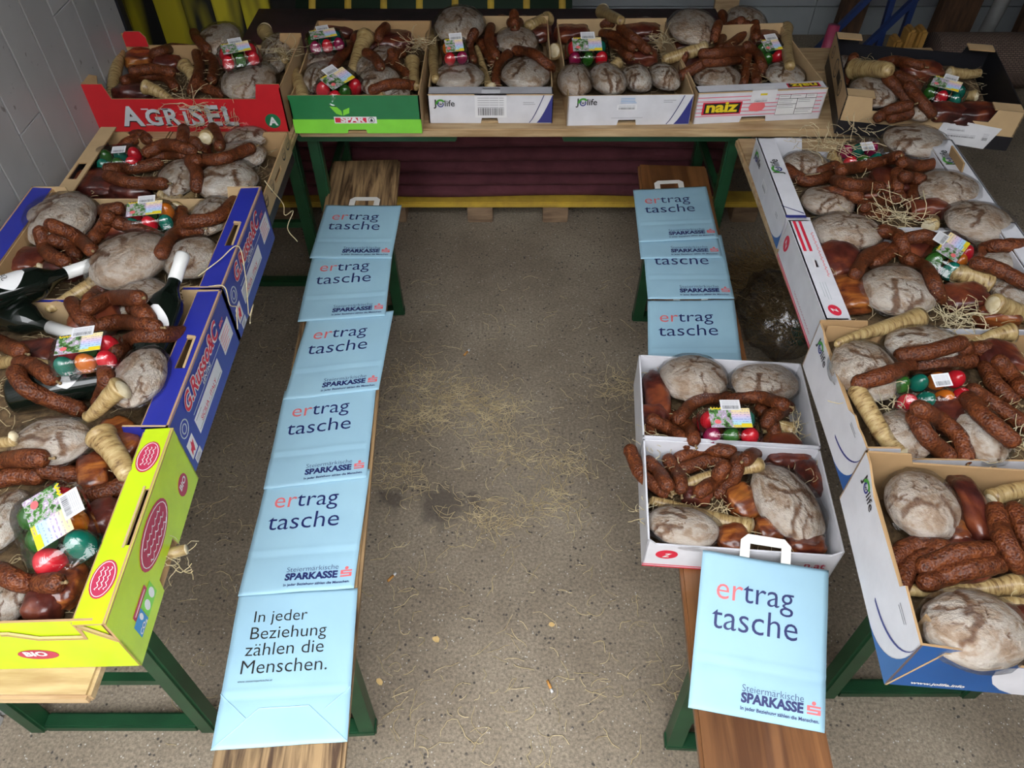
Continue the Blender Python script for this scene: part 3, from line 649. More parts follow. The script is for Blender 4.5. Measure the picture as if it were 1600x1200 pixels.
for a0, a1, b0, b1 in ((.262, .300, .074, .088), (.300, .350, .074, .088), (.350, .385, .074, .088), (.262, .325, .056, .074), (.325, .385, .040, .074), (.262, .325, .020, .056), (.325, .385, .020, .040)):
    print_('info_cell', fr, rect(a0, a1, b0, b1), 'black_print', o, .0014, [rect(a0 + .0008, a1 - .0008, b0 + .0008, b1 - .0008)[::-1]]); lines(fr, o, a0 + .004, b1 - .006, 2 if b1 - b0 > .016 else 1, a1 - a0 - .008, .006)
l_, fl_ = c.ledge('front', .045, 'white_card')
print_('ledge_plate', fl_, rect(.290, .395, .010, .036), 'red_print', l_); print_('ledge_field', fl_, rect(.295, .390, .013, .033), 'black_print', l_, .0012); text(fl_, 'naiz', .385, .030, .085, 'yellow_print', l_, .03, 0, math.pi, lift=.002, sy=.6)
o2 = sheet('price_tab', Frame(fr.P(0, 0, .002), fr.u, fr.v), rect(.172, .252, .066, .106), .0006, 'sticker', 'sticker', o); sheet('barcode', Frame(fr.P(0, 0, .0032), fr.u, fr.v), rect(.180, .230, .068, .080), .0005, 'barcode_print', 'sticker', o, uv=True); print_('price_mark', fr, rect(.200, .222, .090, .096), 'yellow_print', o, .0032)
sheet('price_tab', Frame(fr.P(0, .1072, .002), fr.u, -fr.n), rect(.172, .252, 0, .022), .0006, 'sticker', 'sticker', o)
c.wall('back', 'white_card', name='back_panel', h=.118); c.wall('left', 'kraft_light'); c.wall('right', 'kraft_light')
# --- black and brown carton in the corner
c = Crate('dark', 'black_brown_carton', 'black and brown carton with white label hanging at the right corner of tables', 1.311, 2.388, TZ, -11.8, .507, .46, .125, .07, 'black corner carton', 'black_card')
def kb(side, low=None, lower=.045):
    o, fr = c.wall(side, 'kraft_light', notch(.075, low) if low else None, min_='black_card'); l = c.length(side)
    print_('black_band', fr, rect(0, l, 0, lower), 'black_card', o, .0006); return o, fr
o, fr = kb('left')
for a, r in ((.07, .022), (.19, .032), (.33, .026)): print_('stamp_ring', fr, oval(a, .085, r, r * .9), 'black_print', o, .0008, [oval(a, .085, r * .88, r * .78)[::-1]]); squiggle(fr, a - r * .5, .085, r, 'black_print', o, 0, .0012, r * .25, 3, .0012)
print_('hand_hole', fr, rect(.235, .30, .075, .105), 'black_card', o, .0008)
o, fr = kb('front', .085); kb('right', None); kb('back', .09)
o2 = sheet('shipping_label', Frame(fr.P(0, 0, .004), fr.u, fr.v), [(.285, .012), (.440, .000), (.465, .070), (.300, .086)], .0008, 'sticker', 'sticker', o)
for a, b_, wd, hh in ((.31, .050, .06, .010), (.31, .030, .10, .014), (.42, .025, .02, .03)): sheet('barcode', Frame(fr.P(0, 0, .0055), fr.u, fr.v), rect(a, a + wd, b_, b_ + hh), .0004, 'barcode_print', 'sticker', o, uv=True)
for sx in (-1, 1): sheet('corner_flap', Frame((sx * .21 - .04, -.228, .127), (1, 0, 0), (0, 1, 0)), rect(0, .08, 0, .045), .004, 'kraft_light', 'kraft', c.o)
for sx in (-1, 1): sheet('corner_flap', Frame((sx * .21 - .04, .18, .127), (1, 0, 0), (0, 1, 0)), rect(0, .08, 0, .045), .004, 'kraft_light', 'kraft', c.o)
# --- brown carton on the left table
c = Crate('brown', 'brown_carton', 'brown carton with black base and hand holes between red and blue cartons', -.925, 1.872, TZ, 0, .54, .365, .095, .055, 'brown left carton')
o, fr = c.wall('right', 'kraft_light', holes=[[(.16, .055), (.23, .055), (.235, .070), (.155, .070)][::-1]])
print_('black_band', fr, rect(0, .365, 0, .03), 'black_card', o, .0006)
for a in (.05, .12, .28, .335): print_('stamp_ring', fr, oval(a, .072, .018, .016), 'black_print', o, .0008, [oval(a, .075, .016, .014)[::-1]]); squiggle(fr, a - .009, .075, .018, 'black_print', o, 0, .0012, .005, 3, .0008)
c.wall('left', 'kraft', min_='black_card', h=.11); c.wall('back', 'kraft', notch(.07, .075), name='back_panel'); c.wall('front', 'kraft', notch(.07, .08), name='front_panel')
sheet('ledge', Frame((-.27, .1825, .112), (0, -1, 0), (1, 0, 0)), rect(0, .365, 0, .045), .004, 'kraft_light', 'kraft', c.o, [rect(.19, .27, .008, .032)[::-1]])
# --- two blue cartons
def blue(key, label, y, D, phrase):
    c = Crate(key, 'blue_carton', label, -.925, y, TZ, 0, .58, D, .158, .095, phrase)
    o, fr = c.wall('right', 'blue_card')
    l_, fl_ = c.ledge('right', .052, 'blue_card', [[(.150, .016), (.235, .018), (.235, .032), (.150, .034)]], -.05)
    for q in ([(.148, .012), (.238, .014), (.236, .019), (.150, .017)], [(.232, .018), (.240, .016), (.244, .034), (.234, .033)]): print_('torn_edge', fl_, q, 'kraft_light', l_, .002)
    c.ledge('left', .052, 'blue_card', (), -.05); c.wall('left', 'blue_card')
    c.wall('back', 'blue_card', notch(.085, .122, .006), min_='kraft_light', name='back_panel'); c.wall('front', 'blue_card', notch(.085, .122, .006), min_='kraft_light', name='front_panel')
    s = D / .39
    for m_, bo, lf in (('white_print', .075, .0010), ('red_print', .02, .0016)): text(fr, 'G.Russo&C', .075 * s, .107, .235 * s, m_, o, bo, .25, lift=lf, sy=1.1)
    text(fr, 'snc', .318 * s, .107, .030, 'salmon_print', o, .03, .25)
    text(fr, 'LENTINI', .170 * s, .090, .055, 'white_print', o, .02, .1); lines(fr, o, .090 * s, .085, 1, .23, .01, 'silver_print', jit=0)
    print_('form_field', fr, rect(.085 * s, .260 * s, .034, .076), 'sticker', o, .0010); text(fr, 'SICILIA - ITALY', .11 * s, .045, .11, 'red_print', o, .01, lift=.0016); lines(fr, o, .09 * s, .068, 1, .05, .01); lines(fr, o, .09 * s, .040, 1, .16, .01, jit=0)
    print_('form_field', fr, rect(.300 * s, .370 * s, .045, .098), 'sticker', o, .0010); lines(fr, o, .305 * s, .088, 5, .055, .009, 'salmon_print')
    print_('bull_field', fr, rect(.022, .056, .028, .070), 'white_print', o, .0010)
    print_('bull_mark', fr, [(.028, .034), (.036, .040), (.042, .032), (.046, .044), (.050, .060), (.043, .056), (.040, .064), (.036, .052), (.030, .050)], 'red_print', o, .0016)
    print_('small_field', fr, rect(.030, .062, .004, .022), 'sticker', o, .0010); lines(fr, o, .033, .016, 3, .024, .004)
    print_('round_stamp', fr, oval(.042, .100, .020, .020), 'silver_print', o, .0008, [oval(.042, .100, .0175, .0175)[::-1]]); print_('stamp_core', fr, oval(.042, .100, .011, .011), 'silver_print', o, .0008, [oval(.042, .100, .0085, .0085)[::-1]])
    return c
blue('blue1', 'blue carton with red and white lettering, the farther of two on the left table', 1.4825, .39, 'far blue carton')
blue('blue2', 'blue carton holding wine bottles, the nearer of two on the left table', 1.0875, .385, 'near blue carton')
# --- lime carton
c = Crate('green', 'lime_green_carton', 'lime green carton with crimson ovals, nearest on the left table', -.915, .695, TZ, 1.5, .59, .38, .158, .105, 'lime carton')
o, fr = c.wall('right', 'lime_card', [(0, 0), (.135, 0), (.140, .030), (.225, .030), (.230, 0), (.38, 0), (.38, .158), (0, .158)])
l_, fl_ = c.ledge('right', .052, 'lime_card', [[(.135, .004), (.245, .004), (.245, .012), (.135, .012)]], -.05)
print_('torn_edge', fl_, [(.130, .012), (.250, .012), (.250, .016), (.130, .016)], 'kraft_light', l_, .002)
for a in (.075, .315): print_('oval_mark', fl_, oval(a, .028, .034, .020), 'crimson_print', l_, .001); print_('oval_line', fl_, oval(a, .028, .031, .0175), 'white_print', l_, .0016, [oval(a, .028, .030, .0165)[::-1]]); [squiggle(fl_, a - .02, .034 - k * .007, .04, 'white_print', l_, 0, .0022, .0025, 4, .0006) for k in range(3)]
print_('oval_mark', fr, oval(.190, .100, .070, .040), 'crimson_print', o, .001); print_('oval_line', fr, oval(.190, .100, .064, .035), 'white_print', o, .0016, [oval(.190, .100, .0625, .0335)[::-1]])
for k in range(3): squiggle(fr, .145, .116 - k * .017, .09, 'white_print', o, 0, .0022, .005, 6, .0010)
print_('round_mark', fr, oval(.325, .055, .022, .022), 'crimson_print', o, .001); text(fr, 'BIO', .310, .054, .030, 'white_print', o, .03, lift=.0018)
print_('claim_strip', fr, rect(.045, .105, .068, .080), 'crimson_print', o, .001); lines(fr, o, .05, .073, 1, .05, .01, 'white_print', jit=0)
print_('climate_mark', fr, rect(.035, .070, .030, .066), 'sky_print', o, .001); text(fr, 'CO₂', .037, .034, .028, 'white_print', o, .03, lift=.0018); print_('climate_mark', fr, rect(.072, .120, .030, .066), 'lime_print', o, .001); print_('drop_mark', fr, oval(.060, .056, .005, .008), 'white_print', o, .0018)
for a in (.085, .108): print_('leaf_mark', fr, oval(a, .048, .008, .012), 'white_print', o, .0018)
o, fr = c.wall('front', 'lime_card', [(0, 0), (.59, 0), (.59, .095), (.545, .150), (.54, .110), (.47, .110), (.43, .128), (0, .128)], min_='kraft_light', name='front_panel')
print_('oval_mark', fr, oval(.445, .055, .032, .017), 'crimson_print', o, .001); text(fr, 'BIO', .425, .052, .036, 'white_print', o, .04, lift=.0018); print_('cut_edge', fr, [(.59, .095), (.545, .150), (.54, .110), (.47, .110), (.43, .128), (.42, .128), (.42, .124), (.43, .124), (.469, .106), (.545, .106), (.548, .140), (.585, .095)], 'kraft', o, .001)
o, fr = c.wall('front', 'lime_card', lambda l, h: [(.30, .04), (.57, .04), (.57, .157), (.30, .153)], inset=.006, min_='kraft', name='front_flap')
c.wall('back', 'lime_card', min_='kraft_light', h=.13, name='back_panel'); c.wall('left', 'lime_card'); c.ledge('left', .05, 'lime_card')
# --- white cartons on the right table
def blue_corner(fr, o, l, h, side='near'):
    print_('blue_corner', fr, [(l, 0), (l, h * .62)] + [(l - .085 + .085 * math.sin(t), h * .62 * (1 - math.cos(t))) for t in (math.pi / 2 * (1 - k / 10) for k in range(1, 11))], 'cobalt_print', o, .0008)
c = Crate('A', 'white_carton', 'white carton with folded ledge, farthest on the right table', .982, 1.818, TZ, -1, .56, .39, .098, .055, 'farthest right carton', 'white_card')
o, fr = c.wall('left', 'white_card'); jo_logo(fr, o, .025, .055, .075); blue_corner(fr, o, .39, .098)
lines(fr, o, .31, .060, 2, .03, .006, rot=0); sheet('barcode', Frame(fr.P(0, 0, .001), fr.u, fr.v), rect(.15, .20, .035, .060), .0005, 'barcode_print', 'sticker', o, uv=True)
l_, fl_ = c.ledge('left', .052, 'white_card'); jo_logo(fl_, l_, .19, .035, .075, math.pi)
print_('swoosh_line', fl_, [(.335, 0), (.338, 0), (.372, .05), (.368, .05)], 'navy_print', l_); print_('blue_edge', fl_, rect(.378, .389, .0, .052), 'indigo_print', l_)
c.wall('right', 'white_card'); l_, fl_ = c.ledge('right', .07, 'white_card'); jo_logo(fl_, l_, .25, .04, .08, 0); sheet('hand_flap', Frame((.245, .02, .1), (0, 1, 0), (-.2, 0, 1)), rect(0, .09, 0, .03), .004, 'kraft_light', 'kraft', c.o)
c.wall('front', 'white_card', notch(.06, .07), name='front_panel'); c.wall('back', 'kraft', notch(.13, .055), name='back_panel')
c = Crate('B', 'white_carton', 'white carton with red double stripe on its ledge on the right table', .972, 1.412, TZ, -1, .565, .365, .112, .065, 'red-striped right carton', 'white_card')
o, fr = c.wall('left', 'white_card'); print_('red_line', fr, rect(0, .365, .006, .009), 'red_print', o); print_('red_line', fr, rect(0, .365, .0, .003), 'red_print', o); z_logo(fr, o, .035, .065, .024, 1.3)
squiggle(fr, .17, .025, .15, 'crimson_print', o, 0, .0012, .003, 16, .0006)
l_, fl_ = c.ledge('left', .056, 'white_card', [[(.155, .022), (.185, .022), (.185, .032), (.155, .032)]])
for a in (.010, .024): print_('red_stripe', fl_, rect(.005, .125, a, a + .007), 'red_print', l_)
squiggle(fl_, .05, .046, .17, 'salmon_print', l_, 0, .0012, .004, 14, .0007); print_('torn_hole', fl_, [(.150, .020), (.190, .018), (.186, .024), (.156, .026)], 'sticker', l_, .002); z_logo(fl_, l_, .335, .028, .018, .3); lines(fl_, l_, .24, .03, 3, .07, .006, 'silver_print')
c.wall('right', 'white_card'); c.ledge('right', .05, 'white_card'); c.wall('front', 'white_card', notch(.05, .085), name='front_panel'); c.wall('back', 'white_card', notch(.05, .085), name='back_panel')
def torn(l, h):
    P = [(0, 0), (l, 0), (l, h - .002)]; r = random.Random(int(l * 1e4))
    for k in range(14): a = l - .004 - (l - .008) * k / 13; P.append((a, h - (.004 if k < 4 or k > 11 else .016) - .004 * r.random()))
    return P + [(0, h - .004)]
c = Crate('C', 'white_carton', 'white carton with torn corrugated rim and blue corner on the right table', .948, 1.028, TZ, -1, .585, .345, .138, .08, 'torn-rimmed right carton')
o, fr = c.wall('left', 'white_card', torn); jo_logo(fr, o, .025, .095, .07, -.15); blue_corner(fr, o, .345, .12); arc = lambda d: [(.235 + d + (.11 - d) * math.sin(t), .040 - d + (.075 + d * .4) * (1 - math.cos(t))) for t in (math.pi / 2 * k / 12 for k in range(13))]; print_('swoosh_line', fr, arc(.004) + arc(0)[::-1], 'indigo_print', o); lines(fr, o, .265, .115, 2, .035, .005)
c.wall('left', 'kraft', lambda l, h: rect(.0, l, .0, h - .02), inset=.006, name='liner_panel'); c.wall('right', 'white_card'); c.wall('back', 'white_card', notch(.10, .10), name='back_panel'); c.wall('front', 'white_card', notch(.06, .105), name='front_panel')
sheet('liner_flap', Frame((-.28, .155, .09), (1, 0, 0), (0, 0, 1)), [(0, 0), (.12, 0), (.12, .03), (.02, .045), (0, .045)], .004, 'kraft', 'kraft', c.o)
c = Crate('D', 'white_carton', 'white and blue carton nearest the camera on the right table', .916, .640, TZ, -4.8, .585, .365, .150, .08, 'nearest right carton')
o, fr = c.wall('left', 'white_card', lambda l, h: [(0, 0), (l, 0), (l, h), (.27, h + .004), (.262, h - .014), (.09, h - .018), (.03, h), (0, h)]); jo_logo(fr, o, .035, .112, .07, -.12)
print_('blue_corner', fr, [(.365, 0)] + [(.365, .128)] + [(.255 + .11 * math.sin(t), .128 * (1 - math.cos(t))) for t in (math.pi / 2 * (1 - k / 12) for k in range(1, 13))], 'cobalt_print', o, .0008)
arc = lambda d: [(.235 + d + (.13 - d) * math.sin(t), .045 - d + (.095 + d * .4) * (1 - math.cos(t))) for t in (math.pi / 2 * k / 12 for k in range(13))]
print_('swoosh_line', fr, arc(.004) + arc(0)[::-1], 'indigo_print', o, .0012); lines(fr, o, .285, .125, 2, .04, .006)
o, fr = c.wall('front', 'cobalt_print', lambda l, h: [(0, 0), (l, 0), (l, .104), (.165, .100), (.145, .132), (0, .150)], name='front_panel')
print_('white_field', fr, [(.585, .002), (.585, .102), (.166, .099), (.150, .095), (.140, .080), (.143, .06), (.155, .035), (.175, .015), (.2, .002)], 'white_card', o, .0008)
print_('swoosh_line', fr, [(.215, .099), (.220, .099), (.213, .07), (.255, .004), (.250, .004), (.208, .07)], 'indigo_print', o, .0014); text(fr, 'www.jolife.info', .035, .012, .085, 'white_print', o, .03); print_('blue_dot', fr, oval(.325, .045, .012, .007), 'indigo_print', o, .0014)
print_('cut_edge', fr, [(0, .0), (.004, 0), (.045, .128), (.14, .124), (.14, .128), (.043, .133)], 'kraft_light', o, .0012)
c.wall('left', 'kraft', lambda l, h: rect(.0, l, .0, h - .022), inset=.006, name='liner_panel'); c.wall('back', 'kraft', notch(.08, .125), name='back_panel'); c.wall('right', 'white_card')
sheet('liner_flap', Frame((-.27, -.13, .10), (.5, -.6, 0), (0, 0, 1)), [(0, 0), (.05, 0), (.05, .03), (0, .045)], .004, 'kraft', 'kraft', c.o)
# --- two small white cartons on the right bench
BTOP = BZ + .002
c = Crate('E1', 'small_white_carton', 'low white carton with two round loaves, behind another on the right bench', .527, 1.252, BTOP, -4.4, .415, .272, .118, .06, 'far bench carton', 'white_card')
for sd in ('left', 'right', 'back', 'front'): c.wall(sd, 'white_card')
c = Crate('E2', 'small_white_carton', 'low white carton with red emblem, nearer of two on the right bench', .506, .978, BTOP, -4.4, .412, .272, .112, .06, 'near bench carton', 'white_card')
for sd in ('left', 'right', 'back'): c.wall(sd, 'white_card')
o, fr = c.wall('front', 'white_card', lambda l, h: [(0, 0), (l, 0), (l, h), (l - .02, h - .02), (.02, h - .02), (0, h)], name='front_panel')
print_('red_line', fr, rect(0, .41, .008, .011), 'red_print', o); print_('red_line', fr, rect(0, .41, 0, .004), 'red_print', o); z_logo(fr, o, .048, .055, .024, .1); squiggle(fr, .22, .044, .11, 'crimson_print', o, 0, .0012, .003, 12, .0008); text(fr, 'n.at', .345, .040, .045, 'crimson_print', o, .02); lines(fr, o, .29, .062, 1, .09, .01, 'silver_print')
# ================================================================ food
def top(c, x, y):
    """height of what already lies in carton c at (x, y)"""
    h = c.bed
    for (kx, ky, kz, a, b_, ch, cr, sr) in c.solids:
        dx, dy = x - kx, y - ky; u = (dx * cr + dy * sr) / a; v = (-dx * sr + dy * cr) / b_; q = u * u + v * v
        if q < 1: h = max(h, kz + ch * math.sqrt(1 - q))
    return h
def rest(c, px, py, clear):
    """walk down the line of sight of a pixel until something of thickness 'clear' would lie on the pile"""
    z = c.z + .34
    while z > c.bed:
        p = at(px, py, z)
        if z - top(c, p.x, p.y) <= clear: return p
        z -= .003
    return at(px, py, c.bed + clear)
def solid(c, p, a, b_, ch, ang=0): c.solids.append((p.x, p.y, p.z, a, b_, ch, math.cos(ang), math.sin(ang)))
# ---- loaves: eight different cracked loaf shapes, unit sized
def loaf_mesh(seed):
    r = random.Random(seed); nu, nv = 96, 48; V = []; K = []; Fc = []
    cracks = []
    for k in range(r.choice((3, 4, 4, 5))):                     # big splits: wandering lines over the top
        a = r.uniform(0, 6.28); p = Vector((math.cos(a) * r.uniform(.1, .8), math.sin(a) * r.uniform(.1, .8), 0)); d = r.uniform(0, 6.28); pts = []
        for i in range(r.randint(7, 13)):
            pts.append(p.copy()); d += r.gauss(0, .38); p = p + Vector((math.cos(d), math.sin(d), 0)) * .11
        cracks.append((pts, r.choice((.035, .06, .10))))
    for k in range(9):
        a = r.uniform(0, 6.28); p = Vector((math.cos(a) * r.uniform(.1, .9), math.sin(a) * r.uniform(.1, .9), 0)); d = r.uniform(0, 6.28); pts = []
        for i in range(r.randint(3, 6)):
            pts.append(p.copy()); d += r.gauss(0, .6); p = p + Vector((math.cos(d), math.sin(d), 0)) * .09
        cracks.append((pts, .022))
    seg = [(pts[i], pts[i + 1], w_) for pts, w_ in cracks for i in range(len(pts) - 1)]
    for j in range(nv + 1):
        th = math.pi * j / nv
        for i in range(nu):
            ph = 2 * math.pi * i / nu; d = Vector((math.sin(th) * math.cos(ph), math.sin(th) * math.sin(ph), math.cos(th)))
            k = 0.0
            if d.z > -.25:
                q = Vector((d.x, d.y, 0)) * (1 + .25 * max(0, -d.z) if d.z < 0 else 1)
                e_ = d * 4.3 + Vector((seed, 0, 0)); q = q + Vector((noise.noise(e_), noise.noise(e_ + Vector((7, 3, 1))), 0)) * .075 + Vector((noise.noise(e_ * 3), noise.noise(e_ * 3 + Vector((7, 3, 1))), 0)) * .03; ww = 1 + .9 * noise.noise(d * 3 + Vector((0, seed * 2.0, 5)))
                for a, b_, w_ in seg:
                    ab = b_ - a; t = max(0, min(1, (q - a).dot(ab) / ab.length_squared)); s = (q - a - ab * t).length / max(ww, .25)
                    if s < w_: k = max(k, min(1, (1 - s / w_) * 2.2))
            else: k = min(1, (-.25 - d.z) * 2.5) * .8
            rr = 1 + noise.noise(d * 1.6 + Vector((seed * 7.3, 0, 0))) * .07 + noise.noise(d * 5 + Vector((seed * 3.3, 0, 0))) * .018 - k * .05 * (1 if d.z > -.2 else 0)
            z = d.z * rr
            if z < 0: z *= .78
            V.append((d.x * rr, d.y * rr, z)); K.append(k)
    for j in range(nv):
        for i in range(nu): a, b_ = j * nu + i, j * nu + (i + 1) % nu; Fc.append((a, a + nu, b_ + nu, b_))
    me = bpy.data.meshes.new('loaf'); me.from_pydata(V, [], Fc); me.materials.append(MAT['bread_crust']); me.polygons.foreach_set('use_smooth', [True] * len(Fc))
    at_ = me.attributes.new('crack', 'FLOAT', 'POINT'); at_.data.foreach_set('value', K); me.update(); return me
LOAF = [loaf_mesh(s) for s in range(8)]
def wrap_mesh(seed):
    """crumpled cling film stretched over a loaf, each crinkle a facet"""
    r = random.Random(seed + 50); nu, nv = 32, 13; V = []; Fc = []
    for j in range(nv + 1):
        th = math.pi * (.01 + .74 * j / nv)
        for i in range(nu):
            ph = 2 * math.pi * (i + .5 * (j % 2)) / nu + r.uniform(-.03, .03); d = Vector((math.sin(th) * math.cos(ph), math.sin(th) * math.sin(ph), math.cos(th)))
            k = 1.07 + .05 * noise.noise(d * 2.2 + Vector((seed * 5.0, 0, 0))) + .022 * abs(noise.noise(d * 6 + Vector((0, seed * 5.0, 0)))) + r.uniform(0, .055)
            V.append((d.x * k, d.y * k, d.z * k * (1 if d.z > 0 else .85)))
    for j in range(nv):
        for i in range(nu):
            a, b_ = j * nu + i, j * nu + (i + 1) % nu
            Fc += [(a, a + nu, b_), (b_, a + nu, b_ + nu)] if (i + j) % 2 else [(a, a + nu, b_ + nu), (a, b_ + nu, b_)]
    me = bpy.data.meshes.new('plastic_wrap'); me.from_pydata(V, [], Fc); me.materials.append(MAT['clear_film']); me.update(); return me
WRAP = [wrap_mesh(s) for s in range(4)]
nb = [0]
def bread(key, px, py, wp, hp, desc, rot=0, thick=.62, lift=0, tilt=0):
    """loaf whose outline shows wp x hp pixels round (px, py); rot turns it about the vertical"""
    c = CR[key]; t = dist(px, py, c.bed + .06); a = wp / 2 * t / F; h = hp / 2 * t / F
    dep = math.atan2(CH - c.bed - .06, at(px, py, c.bed + .06).length if False else math.hypot(*at(px, py, c.bed + .06)[:2])); sd, cd = math.sin(dep), math.cos(dep)
    ch = min(thick * min(a, h * 1.15), .058); b_ = math.sqrt(max(h * h - (ch * cd) ** 2, (.5 * h) ** 2)) / sd; b_ = min(b_, 1.5 * a)
    ang = math.radians(rot); p = rest(c, px, py, ch * .78 + lift)
    solid(c, p, a, b_, ch, ang); i = nb[0]; nb[0] += 1
    o = share('bread_loaf', LOAF[(i * 5 + 3) % 8], None, p, (math.radians(tilt), 0, ang), (a, b_, ch))
    o.rotation_euler = (math.radians(tilt), 0, ang)
    share('plastic_wrap', WRAP[i % 4], o)
    tag(o, 'film-wrapped floured loaf %s in the %s' % (desc, c.phrase), 'bread', 'wrapped loaves')
    return o
def sausage(key, pts, desc, r=.0172, tuck=False):
    c = CR[key]; n = 9
    px = smooth_path([(x, y, 0) for x, y in pts], n); P = [rest(c, q.x, q.y, r * .9) for q in px]
    zs = [p.z for p in P]
    for _ in range(3): zs = [(zs[max(i - 1, 0)] + 2 * zs[i] + zs[min(i + 1, n - 1)]) / 4 for i in range(n)]
    zs = [.5 * z + .5 * max(z, P[i].z) for i, z in enumerate(zs)]
    P = [at(q.x, q.y, z) for q, z in zip(px, zs)]
    if tuck:                                                      # only one end shows: the rest runs down into the pile
        d = (P[-1] - P[0]); d.z = 0; d = d.normalized() if d.length > .005 else Vector((0, 1, 0))
        L0 = sum((b_ - a).length for a, b_ in zip(P, P[1:])); ext = max(.12 - L0, .02)
        P += [P[-1] + d * ext * .5 - Vector((0, 0, ext * .18)), P[-1] + d * ext - Vector((0, 0, ext * .5))]
    P = smooth_path(P, 17)
    for p in P[::2]: solid(c, p, r, r, r)
    o0 = P[8].copy(); P = [p - o0 for p in P]; L_ = sum((b_ - a).length for a, b_ in zip(P, P[1:])); d0 = (P[0] - P[1]).normalized(); d1 = (P[-1] - P[-2]).normalized()
    R = []; rs = random.random() * 50
    for i in range(17): R.append(r * (1 + .07 * noise.noise(Vector((i * .45, rs, 0))) + .03 * random.uniform(-1, 1)))
    P = [P[0] + d0 * r * .95, P[0] + d0 * r * .82, P[0] + d0 * r * .5] + P + [P[-1] + d1 * r * .5, P[-1] + d1 * r * .82, P[-1] + d1 * r * .95]
    R = [r * .16, r * .52, r * .86] + R + [r * .86, r * .52, r * .16]
    V, Fc = tube_data(P, R, 14); V = [v * 1.0 + Vector((noise.noise((v + o0) * 75), noise.noise((v + o0) * 75 + Vector((9, 0, 0))), noise.noise((v + o0) * 75 + Vector((0, 9, 0))))) * .0009 for v in V]
    o = obj('smoked_sausage', V, Fc, 'sausage_skin', None, o0, None, True)
    e = d1; tube('casing_tip', [P[-1] - e * .003, P[-1] + e * .006, P[-1] + e * .011 + Vector((0, 0, .002))], [r * .2, r * .12, r * .22], 'leather_edge', o, 6)
    tag(o, 'smoked sausage %s in the %s' % (desc, c.phrase), 'sausage', 'smoked sausages'); return o
def root(key, crown, tail, wp, desc, ratio=.5, tuck=False, bend=.006):
    """horseradish from its cut crown to its tail, wp pixels thick at the crown"""
    c = CR[key]; r = wp / 2 * dist(*crown, c.bed + .05) / F; r1 = r * ratio
    A = rest(c, *crown, r * .85); B = rest(c, *tail, r1 * .9)
    if tuck: d = (B - A); d.z = 0; d.normalize(); B = A + d * .13 - Vector((0, 0, .045))
    elif abs(B.z - A.z) > .5 * (B - A).length: B = at(*tail, A.z + .4 * (B.z - A.z))
    n = 22; ax = (B - A); L_ = ax.length; ax.normalize(); sd = ax.orthogonal().normalized(); P = []; R = []; s0 = random.random() * 90
    for i in range(n):
        t = i / (n - 1); P.append(ax * L_ * t + sd * bend * math.sin(t * 3.1 + s0))
        k = 1 + .10 * math.exp(-((t - .06) / .07) ** 2) - .06 * math.exp(-((t - .2) / .08) ** 2)
        R.append((r + (r1 - r) * (t ** .8)) * k * (1 + .06 * noise.noise(Vector((t * 9, s0, 0))) + random.uniform(-.012, .012)))
    R[0] *= .9; P += [ax * (L_ + r1 * .5), ax * (L_ + r1 * .8)]; R += [r1 * .75, r1 * .25]
    for i in range(0, n, 3): solid(c, A + P[i], R[i], R[i], R[i])
    V, Fc = tube_data(P, R, 16); V = [Vector(v) for v in V]
    q = ax.to_track_quat('Z', 'Y'); qi = q.inverted(); V = [qi @ v for v in V]                 # local z runs along the root, so the rings follow it
    o = obj('horseradish_root', V, Fc, 'root_skin', None, A, None, True); o.rotation_mode = 'QUATERNION'; o.rotation_quaternion = q
    m_ = 18; ce = [Vector((0, 0, -.004 - r * .10))] + [Vector((math.cos(6.283 * k / m_) * R[0] * .55, math.sin(6.283 * k / m_) * R[0] * .55, -.003 - r * .08 + random.uniform(-1, 1) * .0012)) for k in range(m_)] + [Vector((math.cos(6.283 * k / m_) * R[0] * .97, math.sin(6.283 * k / m_) * R[0] * .97, .001)) for k in range(m_)]
    ff = [(0, 1 + (k + 1) % m_, 1 + k) for k in range(m_)] + [(1 + k, 1 + (k + 1) % m_, 1 + m_ + (k + 1) % m_, 1 + m_ + k) for k in range(m_)]
    e = obj('cut_end', ce, ff, 'root_cut', o, smooth=True); e['label'] = 'pale cut end'
    tag(o, 'horseradish root %s in the %s' % (desc, c.phrase), 'horseradish', 'horseradish roots'); return o
def meat(key, px, py, wp, hp, desc, rot=0, fat=False, ch=.026):
    c = CR[key]; t = dist(px, py, c.bed + .03); a = wp / 2 * t / F; b_ = hp / 2 * t / F / .72; ang = math.radians(rot)
    p = rest(c, px, py, ch * .6); solid(c, p, a, b_, ch, ang)
    bm = bmesh.new(); bmesh.ops.create_icosphere(bm, subdivisions=4, radius=1); s0 = random.random() * 60
    for v in bm.verts:
        d = v.co.normalized(); e = 3.2; k = (abs(d.x) ** e + abs(d.y) ** e + abs(d.z) ** e) ** (-1 / e)
        k *= 1 + noise.fractal(d * 1.7 + Vector((s0, 0, 0)), 1, 2, 3) * .14
        v.co = Vector((d.x * k * a * .97, d.y * k * b_ * .97, d.z * k * ch))
    V = [tuple(v.co) for v in bm.verts]; bm.verts.index_update(); Fc = [tuple(v.index for v in f_.verts) for f_ in bm.faces]; bm.free()
    o = obj('smoked_meat', V, Fc, 'smoked_fat' if fat else 'smoked_meat', None, p, (random.uniform(-.08, .08), random.uniform(-.08, .08), ang), True)
    tag(o, '%s %s in the %s' % ('smoked bacon slab' if fat else 'dark smoked meat', desc, c.phrase), 'meat', 'smoked meat'); return o
